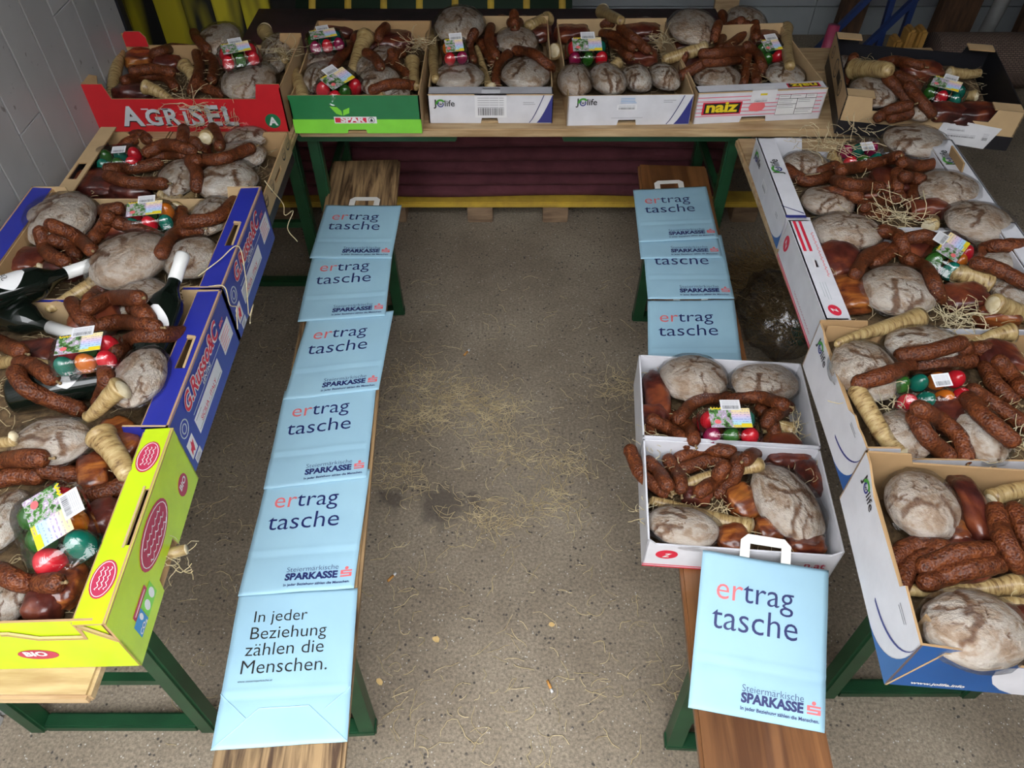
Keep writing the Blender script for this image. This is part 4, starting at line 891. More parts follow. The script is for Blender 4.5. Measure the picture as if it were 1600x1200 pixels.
# ---- egg packs
def egg_mesh(mat):
    nu, nv = 20, 14; V = []; Fc = []
    for j in range(nv + 1):
        th = math.pi * j / nv; r = .0225 * math.sin(th) * (1 - .12 * math.cos(th))
        for i in range(nu): ph = 2 * math.pi * i / nu; V.append((r * math.cos(ph), r * math.sin(ph), .029 * math.cos(th)))
    for j in range(nv):
        for i in range(nu): a, b_ = j * nu + i, j * nu + (i + 1) % nu; Fc.append((a, a + nu, b_ + nu, b_))
    me = bpy.data.meshes.new('egg'); me.from_pydata(V, [], Fc); me.materials.append(MAT[mat]); me.polygons.foreach_set('use_smooth', [True] * len(Fc)); me.update(); return me
EGG = {k: egg_mesh('egg_' + k) for k in ('red', 'green', 'orange', 'purple', 'leaf')}
def egg_pack(key, a, b_, eggs, desc, tilt=0, card=1, flip=False, lift=0.0):
    """clear box of coloured eggs; a->b_ pixel ends of its long side, eggs: front row then back row"""
    c = CR[key]; n = len(eggs) // 2; L_ = .0475 * n + .012; W_ = .106; H_ = .066
    mid = ((a[0] + b_[0]) / 2, (a[1] + b_[1]) / 2); p = rest(c, *mid, H_ * .5 + lift)
    A, B = at(*a, p.z), at(*b_, p.z); ang = math.atan2(B.y - A.y, B.x - A.x)
    s = min(max((B - A).length / L_, .82), 1.15)
    solid(c, p, L_ * s * .5, W_ * s * .5, H_ * .45 * s, ang)
    t = thing('egg_pack', 'clear box of coloured eggs %s in the %s' % (desc, c.phrase), 'egg pack', p, ang, 'coloured egg packs')
    t.rotation_mode = 'XYZ'; t.rotation_euler = (math.radians(tilt), 0, ang); t.scale = (s, s, s)
    # shell: rounded base, waist flange and domed lid
    nu = 40; V = []; Fc = []
    rows = ((.82, .80, -.5), (.94, .93, -.46), (.97, .96, -.08), (1.03, 1.05, -.05), (1.03, 1.05, -.02), (.96, .95, .0), (.93, .92, .36), (.86, .82, .48), (.60, .55, .50))
    for fx, fy, z in rows:
        for i in range(nu):
            th = 2 * math.pi * i / nu; cx, sy = math.cos(th), math.sin(th); k = (abs(cx) ** 6 + abs(sy) ** 6) ** (-1 / 6)
            rip = 1 + .02 * math.cos(th * n * 4) * (z > 0)
            V.append((cx * k * L_ / 2 * fx * rip, sy * k * W_ / 2 * fy * rip, z * H_))
    for j in range(len(rows) - 1):
        for i in range(nu): q, w_ = j * nu + i, j * nu + (i + 1) % nu; Fc.append((q, w_, w_ + nu, q + nu))
    Fc += [tuple(reversed(range(nu))), tuple(range((len(rows) - 1) * nu, len(rows) * nu))]
    obj('clear_shell', V, Fc, 'clear_shell', t, smooth=True)
    for k, e in enumerate(eggs):
        i, j = k % n, k // n
        share('egg', EGG[e], t, ((i - (n - 1) / 2) * .0475, (-.5 + j) * .048, -.001), (random.uniform(-.1, .1), random.uniform(-.1, .1), 0))
    sg = -1 if flip else 1
    if card:
        fr = Frame((-L_ * .36 * sg, -.020 * sg, H_ * .5 + .0012), (sg, 0, 0), (0, sg, 0)); w_ = L_ * .66
        o = sheet('card', fr, rect(0, w_, 0, .056), .0006, 'egg_card', 'sticker', t, uv=True)
        print_('red_seal', fr, oval(w_ * .18, .016, .008, .006), 'salmon_print', o, .0008); print_('yellow_corner', fr, rect(w_ * .74, w_ * .99, .001, .011), 'yellow_print', o, .0008)
        squiggle(fr, .004, .055, w_ * .45, 'yellow_print', o, 0, .0012, .004, 6, .0015)
        f2 = Frame((-L_ * .16 * sg, .030 * sg, H_ * .5 + .0026), (sg, 0, 0), (0, sg, 0)); sheet('price_sticker', f2, rect(0, .050, 0, .030), .0004, 'barcode_print', 'sticker', t, uv=True)
    else:
        f2 = Frame((-.012, -.006, H_ * .5 + .0016), (1, 0, 0), (0, 1, 0)); sheet('price_sticker', f2, rect(0, .045, 0, .034), .0004, 'barcode_print', 'sticker', t, uv=True)
    return t
# ---- wine bottles
def bottle(key, base, mouth, desc, L_=.30, r=.037, roll=0, lift=0, mz=None, bz=None):
    c = CR[key]; M_ = at(*mouth, mz) if mz else rest(c, *mouth, r * .62 + lift); B = at(*base, bz) if bz else rest(c, *base, r * .9 + lift); d = B - M_; d.z = max(min(d.z, .05), -.05); d.normalize()
    for k in range(8): q = M_ + d * L_ * (k / 7); rr = r if k > 2 else r * .5; solid(c, q, rr, rr, rr)
    prof = [(.0, 0), (.0135, 0), (.0145, .004), (.0145, .018), (.0135, .02), (.0135, .075), (.016, .09), (.026, .108), (.034, .122), (r, .14), (r, L_ - .006), (r * .9, L_), (0, L_)]
    t = thing('wine_bottle', 'dark wine bottle %s in the %s' % (desc, c.phrase), 'bottle', M_, 0, 'wine bottles')
    q = d.to_track_quat('Z', 'X'); up = q.inverted() @ Vector((0, 0, 1)); base_a = math.atan2(up.y, up.x) + roll
    t.rotation_mode = 'QUATERNION'; t.rotation_quaternion = q
    def lathe(name, pr, mat, n=28):
        V = [(rr * math.cos(6.2832 * k / n), rr * math.sin(6.2832 * k / n), z) for rr, z in pr for k in range(n)]; Fc = []
        for j in range(len(pr) - 1):
            for k in range(n): a, b_ = j * n + k, j * n + (k + 1) % n; Fc.append((a, b_, b_ + n, a + n))
        return obj(name, V, Fc, mat, t, smooth=True)
    lathe('glass_body', prof, 'bottle_glass'); lathe('capsule', [(0, -.001), (.014, -.001), (.0152, .003), (.0152, .019), (.0143, .021), (.0143, .068), (.0138, .068)], 'capsule'); lathe('capsule_top', [(0, -.0015), (.0125, -.0015), (.0125, -.001)], 'capsule_top')
    V = []; Fc = []; nz, nt_ = 16, 12; rl = r + .0006
    for j in range(nz + 1):
        f_ = j / nz; z = .150 + .078 * f_; hw = 1.0 * (1 - abs(2 * f_ - 1) ** 1.5 * .86)
        for k in range(nt_ + 1): a = base_a + hw * (2 * k / nt_ - 1); V.append((rl * math.cos(a), rl * math.sin(a), z))
    for j in range(nz):
        for k in range(nt_): a = j * (nt_ + 1) + k; Fc.append((a, a + 1, a + nt_ + 2, a + nt_ + 1))
    lab = obj('label', V, Fc, 'white_print', t, smooth=True)
    surf = lambda x, y: Vector(((rl + .0008) * math.cos(base_a + x / rl), (rl + .0008) * math.sin(base_a + x / rl), .192 - y))
    text(None, 'SP', -.012, -.006, .024, 'black_print', lab, -.01, .5, 0, surf=surf)
    return t
# ---- the loaves, sausages, roots and packs of every carton, lowest first
K = 'red'
meat(K, 220, 92, 50, 30, 'with reddish edge at the back left', 5, True); meat(K, 208, 146, 66, 24, 'lying low at the front left'); meat(K, 262, 100, 44, 26, 'under the middle sausages')
bread(K, 343, 62, 64, 50, 'leaning at the back'); bread(K, 434, 74, 50, 48, 'at the far right corner'); bread(K, 424, 102, 44, 36, 'small, behind the big brown-cracked one'); bread(K, 389, 127, 86, 60, 'with brown cracked face at the front right')
egg_pack(K, (352, 92), (396, 84), ['red', 'leaf', 'red', 'red', 'leaf', 'red'], 'between the back loaves', 14)
sausage(K, [(315, 133), (328, 141), (347, 146)], 'short, at front centre'); sausage(K, [(196, 126), (230, 118), (258, 120), (273, 136)], 'curving along the front left'); sausage(K, [(209, 111), (239, 108), (267, 113)], 'second from the front at left'); sausage(K, [(241, 84), (269, 76), (303, 78)], 'long, at the back middle')
sausage(K, [(322, 84), (335, 101), (331, 125)], 'hooked, right of the white root end'); sausage(K, [(304, 52), (309, 62), (323, 76)], 'leaning up against the back loaf'); sausage(K, [(307, 84), (312, 109), (300, 143)], 'upright, across the middle')
root(K, (285, 102), (312, 112), 22, 'stub poking out mid-pile', .8, True); root(K, (225, 136), (268, 158), 24, 'drooping over the front edge', .55); root(K, (184, 84), (173, 150), 25, 'standing in the left corner', .55); root(K, (414, 46), (444, 96), 24, 'leaning at the right end', .5)
K = 'spar'
meat(K, 527, 46, 62, 34, 'reddish, at the back left'); meat(K, 615, 64, 64, 38, 'piled at the back right'); meat(K, 568, 64, 44, 30, 'behind the thick root')
bread(K, 600, 86, 44, 28, 'far back under sausages'); bread(K, 502, 94, 54, 34, 'left, farther of two'); bread(K, 577, 105, 50, 36, 'in the centre under the root'); bread(K, 502, 122, 58, 48, 'left, behind the front egg pack'); bread(K, 593, 128, 66, 48, 'at the front right under a sausage'); bread(K, 622, 147, 40, 22, 'half hidden at the front right')
egg_pack(K, (484, 70), (534, 62), ['purple', 'red', 'purple', 'leaf', 'green', 'green'], 'flat at the back left', 10)
sausage(K, [(628, 83), (616, 88)], 'with only its end showing at the right', tuck=True); sausage(K, [(607, 38), (593, 52)], 'poking up at the back', tuck=True); sausage(K, [(573, 83), (585, 90), (594, 103)], 'short, right of the thick root'); sausage(K, [(549, 72), (531, 90), (521, 104)], 'slanting left of the thick root'); sausage(K, [(612, 83), (620, 103), (641, 119)], 'slanting down at the right'); sausage(K, [(583, 141), (613, 131), (646, 134)], 'lying across the front right loaf')
root(K, (600, 149), (570, 157), 18, 'short, at the front edge', .8); root(K, (643, 96), (652, 134), 24, 'in the right front corner', .55); root(K, (456, 106), (474, 156), 21, 'leaning at the left wall', 1.0); root(K, (572, 55), (553, 112), 27, 'thick, standing in the middle', .7)
egg_pack(K, (504, 152), (556, 122), ['red', 'leaf', 'red', 'red', 'leaf', 'green'], 'tipped at the front', 22, lift=.01)
K = 'jo1'
meat(K, 843, 52, 38, 28, 'round, at the back right'); meat(K, 770, 70, 44, 36, 'dark under the middle sausages')
bread(K, 718, 40, 76, 56, 'high at the back left', lift=.03); bread(K, 806, 65, 68, 44, 'in the middle'); bread(K, 717, 120, 82, 46, 'at the front left'); bread(K, 822, 117, 80, 54, 'at the front right')
egg_pack(K, (690, 84), (732, 80), ['red', 'purple', 'orange', 'leaf'], 'propped below the high loaf', 30)
sausage(K, [(783, 30), (800, 36)], 'stubby, leftmost at the back', tuck=True); sausage(K, [(819, 31), (806, 37)], 'stubby, rightmost at the back', tuck=True); sausage(K, [(803, 22), (804, 36)], 'poking up at the back'); sausage(K, [(741, 51), (732, 68), (738, 93)], 'curved, beside the egg pack'); sausage(K, [(751, 68), (761, 82), (771, 98)], 'slanting in the centre'); sausage(K, [(767, 43), (764, 65), (774, 86)], 'upright in the centre'); sausage(K, [(806, 79), (835, 85), (861, 107)], 'draped over the front right loaf'); sausage(K, [(795, 84), (778, 103), (775, 131)], 'hanging to the front edge between loaves')
root(K, (855, 31), (829, 39), 22, 'lying at the back right', .8); root(K, (676, 54), (681, 124), 22, 'standing at the left wall', .65); root(K, (768, 136), (743, 76), 16, 'thin, slanting between the front loaves', .55)
K = 'jo2'
meat(K, 893, 52, 58, 28, 'long, at the back left'); meat(K, 1000, 46, 64, 40, 'large, at the back right'); meat(K, 1002, 88, 56, 28, 'behind the two right loaves')
root(K, (865, 80), (886, 70), 24, 'thick, at the left', .9, True); root(K, (968, 96), (958, 102), 18, 'small, right of the egg pack', .8, True); root(K, (947, 46), (955, 56), 16, 'tip showing behind the eggs', .8, True)
bread(K, 898, 128, 54, 54, 'leftmost in front row', 0, .8); bread(K, 949, 126, 54, 60, 'second in front row', 20, .8); bread(K, 995, 124, 46, 64, 'third in front row', 12, .8); bread(K, 1038, 122, 46, 66, 'rightmost in front row', 18, .8)
egg_pack(K, (884, 84), (952, 82), ['purple', 'leaf', 'red', 'red', 'leaf', 'green'], 'behind the row of loaves', 24, lift=.01)
sausage(K, [(930, 42), (946, 36), (961, 39)], 'short, behind the egg pack'); sausage(K, [(956, 67), (970, 77), (984, 88)], 'lowest of three slanting ones'); sausage(K, [(942, 53), (966, 58), (988, 74)], 'middle of three slanting ones'); sausage(K, [(970, 44), (990, 60), (1011, 78)], 'highest of three slanting ones')
root(K, (942, 16), (968, 34), 22, 'sticking up at the back', .6)
K = 'naiz'
meat(K, 1074, 74, 54, 24, 'flat, below the far left loaf'); meat(K, 1084, 92, 50, 24, 'dark, behind the front left loaf'); meat(K, 1196, 62, 50, 34, 'under the ring of sausages')
bread(K, 1166, 34, 60, 44, 'at the far back behind sausage loops'); bread(K, 1083, 44, 74, 52, 'high at the far left', lift=.02); bread(K, 1120, 120, 76, 44, 'at the front left'); bread(K, 1226, 118, 62, 40, 'at the front right')
egg_pack(K, (1184, 86), (1222, 80), ['leaf', 'red', 'leaf', 'green'], 'at the right', 20)
root(K, (1103, 70), (1096, 58), 21, 'stub below the far left loaf', .8, True); root(K, (1227, 44), (1236, 102), 20, 'with broad pale top standing at the right', .75)
sausage(K, [(1072, 85), (1066, 102), (1067, 117)], 'thin, at the left wall', .012); sausage(K, [(1101, 98), (1086, 107)], 'short, behind the front left loaf', tuck=True); sausage(K, [(1128, 22), (1133, 30)], 'stub at the very back', tuck=True); sausage(K, [(1122, 39), (1115, 60)], 'short, right of the far left loaf'); sausage(K, [(1180, 38), (1181, 58)], 'short, right in the loop'); sausage(K, [(1166, 39), (1156, 58), (1134, 74)], 'closing the loop'); sausage(K, [(1124, 75), (1134, 46), (1158, 33)], 'arching over the loop')
sausage(K, [(1103, 97), (1129, 96), (1159, 92)], 'nearer of two level ones'); sausage(K, [(1098, 84), (1129, 82), (1159, 79)], 'farther of two level ones'); sausage(K, [(1180, 106), (1182, 128)], 'middle of three hanging to the front'); sausage(K, [(1167, 89), (1165, 109), (1161, 129)], 'left of three hanging to the front'); sausage(K, [(1167, 72), (1184, 86), (1194, 114)], 'right of three hanging to the front')
K = 'dark'
meat(K, 1521, 178, 92, 34, 'wide, along the right front'); meat(K, 1442, 110, 66, 30, 'at the back middle'); meat(K, 1480, 176, 60, 26, 'low behind the label')
bread(K, 1322, 97, 28, 20, 'half hidden at the far left'); bread(K, 1364, 145, 72, 48, 'with one broad crack at the left'); bread(K, 1427, 170, 46, 44, 'behind the front pair of sausages')
sausage(K, [(1334, 90), (1330, 100)], 'short, in the far left corner', tuck=True); sausage(K, [(1375, 100), (1398, 95), (1437, 103)], 'level, at the back'); sausage(K, [(1402, 118), (1426, 127)], 'short, in the middle', tuck=True); sausage(K, [(1386, 122), (1402, 137)], 'stubby, right of the root', tuck=True); sausage(K, [(1420, 135), (1433, 151), (1455, 177)], 'slanting beside the egg pack'); sausage(K, [(1393, 184), (1421, 178)], 'nearer of the front pair'); sausage(K, [(1373, 183), (1393, 171), (1419, 165)], 'farther of the front pair')
root(K, (1335, 106), (1384, 112), 31, 'with big pale cut face at the left', .75); root(K, (1526, 151), (1512, 148), 16, 'small, right of the egg pack', .8, True); root(K, (1482, 116), (1528, 112), 20, 'bent, at the back right', .7)
egg_pack(K, (1448, 138), (1502, 152), ['leaf', 'red', 'green', 'leaf', 'green', 'green'], 'tipped in the middle', 15)
K = 'brown'
meat(K, 153, 288, 92, 46, 'wide, at the left'); meat(K, 205, 300, 66, 28, 'low at the near edge'); meat(K, 300, 232, 60, 30, 'under the middle sausages')
bread(K, 385, 216, 68, 36, 'farthest right, reddish in the crate shadow'); bread(K, 376, 244, 80, 46, 'second at the right, under a sausage'); bread(K, 279, 279, 64, 68, 'broken, in the middle front'); bread(K, 355, 283, 96, 64, 'largest, at the right front')
root(K, (320, 217), (326, 206), 22, 'short, at the back', .8, True); root(K, (250, 304), (282, 309), 26, 'cone at the near edge', .5)
egg_pack(K, (160, 252), (212, 248), ['green', 'leaf', 'red', 'leaf', 'green', 'red'], 'at the left under the wall', 8, 0)
sausage(K, [(287, 202), (285, 217)], 'poking up at the back middle', tuck=True); sausage(K, [(333, 200), (338, 212), (343, 228)], 'standing at the back right'); sausage(K, [(214, 216), (198, 225)], 'left of two end-on at the back', tuck=True); sausage(K, [(231, 219), (222, 212)], 'right of two end-on at the back', tuck=True); sausage(K, [(304, 222), (316, 239)], 'short, right of the middle pair')
sausage(K, [(236, 247), (275, 241), (315, 246)], 'lower of the middle pair'); sausage(K, [(231, 238), (260, 226), (300, 235)], 'upper of the middle pair'); sausage(K, [(297, 251), (307, 270), (307, 293)], 'hanging over the broken loaf'); sausage(K, [(307, 251), (348, 248), (391, 232)], 'long, across the right loaf'); sausage(K, [(170, 264), (207, 263), (247, 256)], 'farther of two at the left'); sausage(K, [(170, 275), (202, 285), (254, 287)], 'nearer of two at the left')
K = 'blue1'
meat(K, 34, 410, 76, 40, 'at the left edge'); meat(K, 96, 422, 70, 24, 'low, below the sausage pair'); meat(K, 190, 352, 60, 40, 'under the crossed sausages')
root(K, (273, 327), (279, 318), 22, 'short, right of the egg pack', .8, True); root(K, (63, 417), (0, 437), 16, 'thin, at the left front', .7)
bread(K, 94, 344, 112, 80, 'large and grey at the far left'); bread(K, 330, 338, 62, 60, 'at the far right under a sausage'); bread(K, 301, 404, 84, 68, 'at the right behind the bottle capsule'); bread(K, 203, 408, 114, 92, 'large pale, in the centre', -25)
egg_pack(K, (206, 344), (262, 338), ['green', 'red', 'green', 'red', 'leaf', 'orange'], 'at the back between the loaves', 10)
sausage(K, [(184, 348), (202, 354)], 'stubby, left of the egg pack', tuck=True); sausage(K, [(155, 331), (186, 326)], 'level, right of the large grey loaf'); sausage(K, [(169, 339), (160, 356), (146, 373)], 'slanting, right of the large grey loaf'); sausage(K, [(84, 375), (105, 383), (117, 399)], 'inner one of three at the left'); sausage(K, [(63, 363), (74, 394), (101, 409)], 'hooked, leftmost of three'); sausage(K, [(80, 352), (115, 367), (143, 391)], 'long, lying on the large grey loaf')
sausage(K, [(284, 331), (281, 349)], 'end-on beside the short root', tuck=True); sausage(K, [(252, 396), (272, 367), (311, 359)], 'arched, right of the centre loaf'); sausage(K, [(291, 347), (339, 340), (368, 314)], 'orange, rising over the right ledge')
K = 'blue2'
meat(K, 60, 555, 80, 40, 'dark, between the bottles'); meat(K, 150, 500, 80, 50, 'under the sausages')
bread(K, 190, 486, 52, 30, 'small, under the upper sausages'); bread(K, 218, 457, 90, 46, 'at the far side below the pale loaf'); bottle(K, (266, 545), (286, 398), 'pointing away at the right', mz=.985, bz=.868); bread(K, 218, 590, 80, 114, 'oblong, at the right front')
bottle(K, (0, 622), (268, 571), 'running under the oblong loaf', lift=0); bottle(K, (-60, 466), (118, 524), 'with label up at the left', roll=-.2); bottle(K, (-30, 470), (148, 412), 'with capsule on the centre loaf', lift=.02)
root(K, (152, 441), (78, 482), 28, 'long ribbed, beside the far bottle', .5); root(K, (0, 568), (80, 572), 22, 'at the left under a hooked sausage', .8)
sausage(K, [(208, 482), (224, 486)], 'short, in the middle', tuck=True); sausage(K, [(156, 456), (140, 470)], 'end-on beside the ribbed root', tuck=True); sausage(K, [(138, 482), (174, 466), (217, 466)], 'arched, uppermost'); sausage(K, [(113, 474), (127, 496), (147, 511)], 'slanting, left of the arched one'); sausage(K, [(160, 508), (192, 503), (241, 510)], 'level, in the middle')
egg_pack(K, (84, 562), (186, 548), ['green', 'orange', 'red', 'red', 'leaf', 'red'], 'in the middle', 4)
sausage(K, [(180, 549), (218, 527), (290, 521)], 'long, pointing to the right ledge'); sausage(K, [(-4, 533), (32, 549)], 'at the left edge', tuck=False); sausage(K, [(32, 568), (52, 572), (80, 590)], 'inner leg of the left hook'); sausage(K, [(25, 582), (40, 606), (80, 624), (122, 640)], 'long, outer leg of the left hook'); sausage(K, [(165, 578), (167, 600), (156, 630)], 'upright, left of the oblong loaf')
root(K, (193, 608), (136, 648), 36, 'knobbly, in front of the oblong loaf', .5)
K = 'green'
meat(K, 188, 692, 66, 74, 'with orange rind at the far right', 35, True); meat(K, 148, 740, 50, 54, 'dark red with orange rim in the middle', 20, True); meat(K, 164, 810, 56, 48, 'right of the egg pack'); meat(K, 108, 916, 46, 54, 'at the near right', 0, True); meat(K, 70, 948, 60, 40, 'in the near shadow')
bread(K, 82, 690, 122, 72, 'broad and glossy at the back', lift=.025); bread(K, 8, 814, 74, 110, 'cut off at the left edge'); bread(K, 14, 938, 64, 76, 'at the near left corner')
root(K, (22, 682), (-20, 700), 20, 'thin, at the far left', .8); sausage(K, [(72, 733), (97, 740)], 'stub right of the sausage pair', tuck=True); sausage(K, [(-5, 750), (28, 743), (58, 744)], 'nearer of two at the left'); sausage(K, [(-5, 723), (28, 716), (63, 716)], 'farther of two at the left'); sausage(K, [(128, 768), (160, 771), (194, 758)], 'glossy, beside the right ledge'); sausage(K, [(0, 893), (37, 911), (86, 911)], 'in front of the egg pack')
root(K, (158, 676), (194, 742), 46, 'thick pale, beside the right ledge', .62)
egg_pack(K, (69, 774), (109, 885), ['leaf', 'leaf', 'red', 'red', 'orange', 'green'], 'tilted at the front', 10, lift=.012)
K = 'A'
meat(K, 1388, 284, 50, 50, 'in the centre'); meat(K, 1452, 328, 64, 24, 'between the right loaves'); meat(K, 1350, 300, 50, 40, 'under the left sausages')
root(K, (1300, 242), (1320, 264), 20, 'greyish, beside the egg pack', .8)
bread(K, 1258, 255, 70, 38, 'small, at the far left'); bread(K, 1431, 222, 100, 50, 'at the far right'); bread(K, 1295, 316, 86, 50, 'pale, at the left'); bread(K, 1482, 298, 98, 60, 'at the right')
egg_pack(K, (1316, 246), (1374, 240), ['red', 'leaf', 'green', 'purple', 'green', 'purple'], 'at the back', 22, 0)
sausage(K, [(1341, 310), (1330, 300)], 'end-on in the middle', tuck=True); sausage(K, [(1347, 340), (1382, 334)], 'nearest, by the front wall'); sausage(K, [(1402, 270), (1402, 302)], 'upright, in the centre'); sausage(K, [(1429, 294), (1421, 318)], 'short, left of the right loaf'); sausage(K, [(1413, 276), (1434, 280)], 'stubby, above the right loaf', tuck=True); sausage(K, [(1350, 324), (1377, 315), (1406, 309)], 'slanting near the front'); sausage(K, [(1410, 254), (1438, 260), (1467, 254)], 'below the far right loaf'); sausage(K, [(1281, 269), (1304, 260)], 'short, beside the small loaf'); sausage(K, [(1229, 264), (1260, 283), (1294, 276)], 'curved, round the small loaf'); sausage(K, [(1306, 282), (1336, 290), (1375, 293)], 'long, above the pale loaf'); sausage(K, [(1314, 266), (1358, 257), (1403, 245)], 'long, in front of the eggs')
K = 'B'
meat(K, 1312, 408, 74, 56, 'reddish, at the left'); meat(K, 1332, 460, 62, 56, 'streaky, at the near left', 0, True); meat(K, 1507, 467, 78, 44, 'dark, right of the big loaf'); meat(K, 1558, 497, 74, 26, 'strip at the near right', 0, True); meat(K, 1440, 395, 60, 40, 'under the sausages')
bread(K, 1571, 406, 72, 36, 'half hidden under two sausages'); bread(K, 1578, 455, 60, 48, 'at the right edge'); bread(K, 1530, 348, 108, 62, 'split, at the far right'); bread(K, 1322, 362, 112, 58, 'glossy, at the far left'); bread(K, 1402, 456, 118, 80, 'big, at the front middle')
root(K, (1451, 354), (1458, 340), 24, 'short, at the back', .8, True); root(K, (1551, 477), (1612, 488), 32, 'at the near right edge', .85)
egg_pack(K, (1466, 424), (1500, 380), ['green', 'orange', 'red', 'leaf', 'leaf', 'red'], 'slanting in the middle', 10)
root(K, (1548, 441), (1492, 430), 38, 'stout, below the egg pack', .75)
sausage(K, [(1422, 372), (1446, 369)], 'round end-on at the back', tuck=True); sausage(K, [(1337, 428), (1354, 401), (1382, 388)], 'left of two behind the big loaf'); sausage(K, [(1368, 411), (1400, 387)], 'right of two behind the big loaf'); sausage(K, [(1379, 361), (1405, 371), (1416, 403)], 'hooked, at the back'); sausage(K, [(1420, 405), (1449, 423), (1468, 466)], 'curving round the big loaf'); sausage(K, [(1524, 402), (1546, 386), (1602, 383)], 'farther of two at the right'); sausage(K, [(1526, 411), (1558, 420), (1604, 444)], 'nearer of two at the right')
K = 'C'
meat(K, 1560, 560, 70, 50, 'dark, at the far right'); meat(K, 1480, 650, 60, 50, 'under the egg pack')
bread(K, 1443, 542, 122, 64, 'at the back under a sausage'); bread(K, 1350, 580, 104, 94, 'at the far left'); bread(K, 1413, 680, 92, 76, 'grey, at the front left'); bread(K, 1532, 678, 84, 86, 'pale, at the front right')
root(K, (1583, 522), (1514, 536), 30, 'with wet tip at the far right', .5); root(K, (1436, 494), (1310, 540), 36, 'long, lying over the back rim', .35)
sausage(K, [(1506, 545), (1531, 545)], 'round, beside the wet root', tuck=True); sausage(K, [(1427, 577), (1464, 571), (1516, 564)], 'farther one above the eggs'); sausage(K, [(1408, 556), (1450, 550), (1500, 536)], 'straight, on the back loaf'); sausage(K, [(1343, 598), (1380, 587), (1421, 573)], 'straight, on the far left loaf')
sausage(K, [(1541, 574), (1555, 601), (1580, 622)], 'left one of the dark loop'); sausage(K, [(1562, 566), (1585, 592), (1602, 612)], 'right one of the dark loop')
egg_pack(K, (1400, 616), (1512, 604), ['red', 'green', 'orange', 'red', 'leaf', 'green', 'orange', 'red'], 'with four in a row', 18, 0)
sausage(K, [(1520, 612), (1555, 634), (1604, 664)], 'upper of two at the right'); sausage(K, [(1513, 624), (1539, 653), (1580, 687)], 'lower of two at the right'); sausage(K, [(1429, 651), (1450, 685), (1481, 712)], 'left of the front pair'); sausage(K, [(1436, 638), (1473, 660), (1499, 683), (1509, 714)], 'right of the front pair')
root(K, (1409, 709), (1336, 614), 29, 'with oval cut face at the front left', 1.05)
K = 'D'
meat(K, 1515, 795, 46, 92, 'knuckle standing beside the round loaf'); meat(K, 1490, 836, 40, 40, 'orange piece beside the round loaf', 0, True); meat(K, 1590, 985, 60, 60, 'dark, at the right front'); meat(K, 1500, 880, 90, 60, 'hidden under the sausages'); meat(K, 1570, 840, 60, 80, 'under the right sausages')
root(K, (1548, 782), (1620, 762), 30, 'at the far right', .9); root(K, (1640, 956), (1550, 948), 34, 'nearer of two parallel ones', .7); root(K, (1594, 912), (1418, 922), 36, 'long, behind the front loaf', .55)
bread(K, 1440, 790, 112, 106, 'round, dusted white at the back'); bread(K, 1522, 984, 166, 112, 'big shiny one bulging over the front', 0, lift=.016)
sausage(K, [(1390, 876), (1425, 853), (1471, 856)], 'left one nearest the round loaf'); sausage(K, [(1404, 920), (1422, 884), (1456, 868)], 'bent, at the left wall'); sausage(K, [(1445, 886), (1495, 865), (1556, 860)], 'farther of two in the middle'); sausage(K, [(1448, 910), (1500, 893), (1561, 880)], 'nearer of two in the middle'); sausage(K, [(1585, 798), (1600, 830), (1625, 880)], 'at the right edge'); sausage(K, [(1556, 798), (1565, 835), (1592, 882)], 'slanting at the right')
K = 'E1'
meat(K, 1026, 620, 42, 72, 'flat red slab at the left'); meat(K, 1022, 652, 44, 34, 'glossy chunk at the near left'); meat(K, 1110, 672, 60, 40, 'under the egg pack'); meat(K, 1225, 700, 60, 36, 'at the near right corner')
bread(K, 1083, 592, 104, 76, 'round, at the far left'); bread(K, 1194, 598, 106, 64, 'round, at the far right')
root(K, (1239, 672), (1190, 668), 25, 'ribbed, at the right', .85)
sausage(K, [(1188, 640), (1203, 651)], 'stub right of the eggs', tuck=True); sausage(K, [(1232, 637), (1206, 650)], 'short, at the right wall', tuck=True); sausage(K, [(1014, 668), (1020, 689), (1059, 698)], 'lower of the left pair'); sausage(K, [(1020, 656), (1049, 672), (1072, 692)], 'upper of the left pair'); sausage(K, [(1056, 652), (1077, 669), (1084, 687)], 'between left pair and eggs'); sausage(K, [(1060, 654), (1091, 625), (1135, 621)], 'arched, under the left loaf'); sausage(K, [(1143, 625), (1182, 620), (1224, 632)], 'along the right loaf')
egg_pack(K, (1092, 668), (1188, 668), ['purple', 'leaf', 'red', 'red', 'leaf', 'green'], 'with picture card', 8)
K = 'E2'
meat(K, 1230, 716, 70, 32, 'at the far right'); meat(K, 1260, 746, 46, 52, 'knobbly, right of the oval loaf'); meat(K, 1163, 784, 56, 46, 'orange slab in the middle', 30, True); meat(K, 1146, 842, 50, 36, 'orange piece at the front', 0, True); meat(K, 1200, 828, 44, 34, 'small, below the oval loaf', 0, True); meat(K, 1258, 850, 66, 30, 'strip in the front right corner', 0, True); meat(K, 1088, 776, 50, 22, 'low, under the roots')
bread(K, 1068, 824, 114, 66, 'oblong, at the front left', -12); bread(K, 1229, 787, 98, 122, 'oval with crossing cracks at the right', 20)
root(K, (1191, 726), (1042, 768), 23, 'straight, under the sausages', .8); root(K, (1174, 822), (1020, 786), 34, 'long with knobbly top at the front', .45)
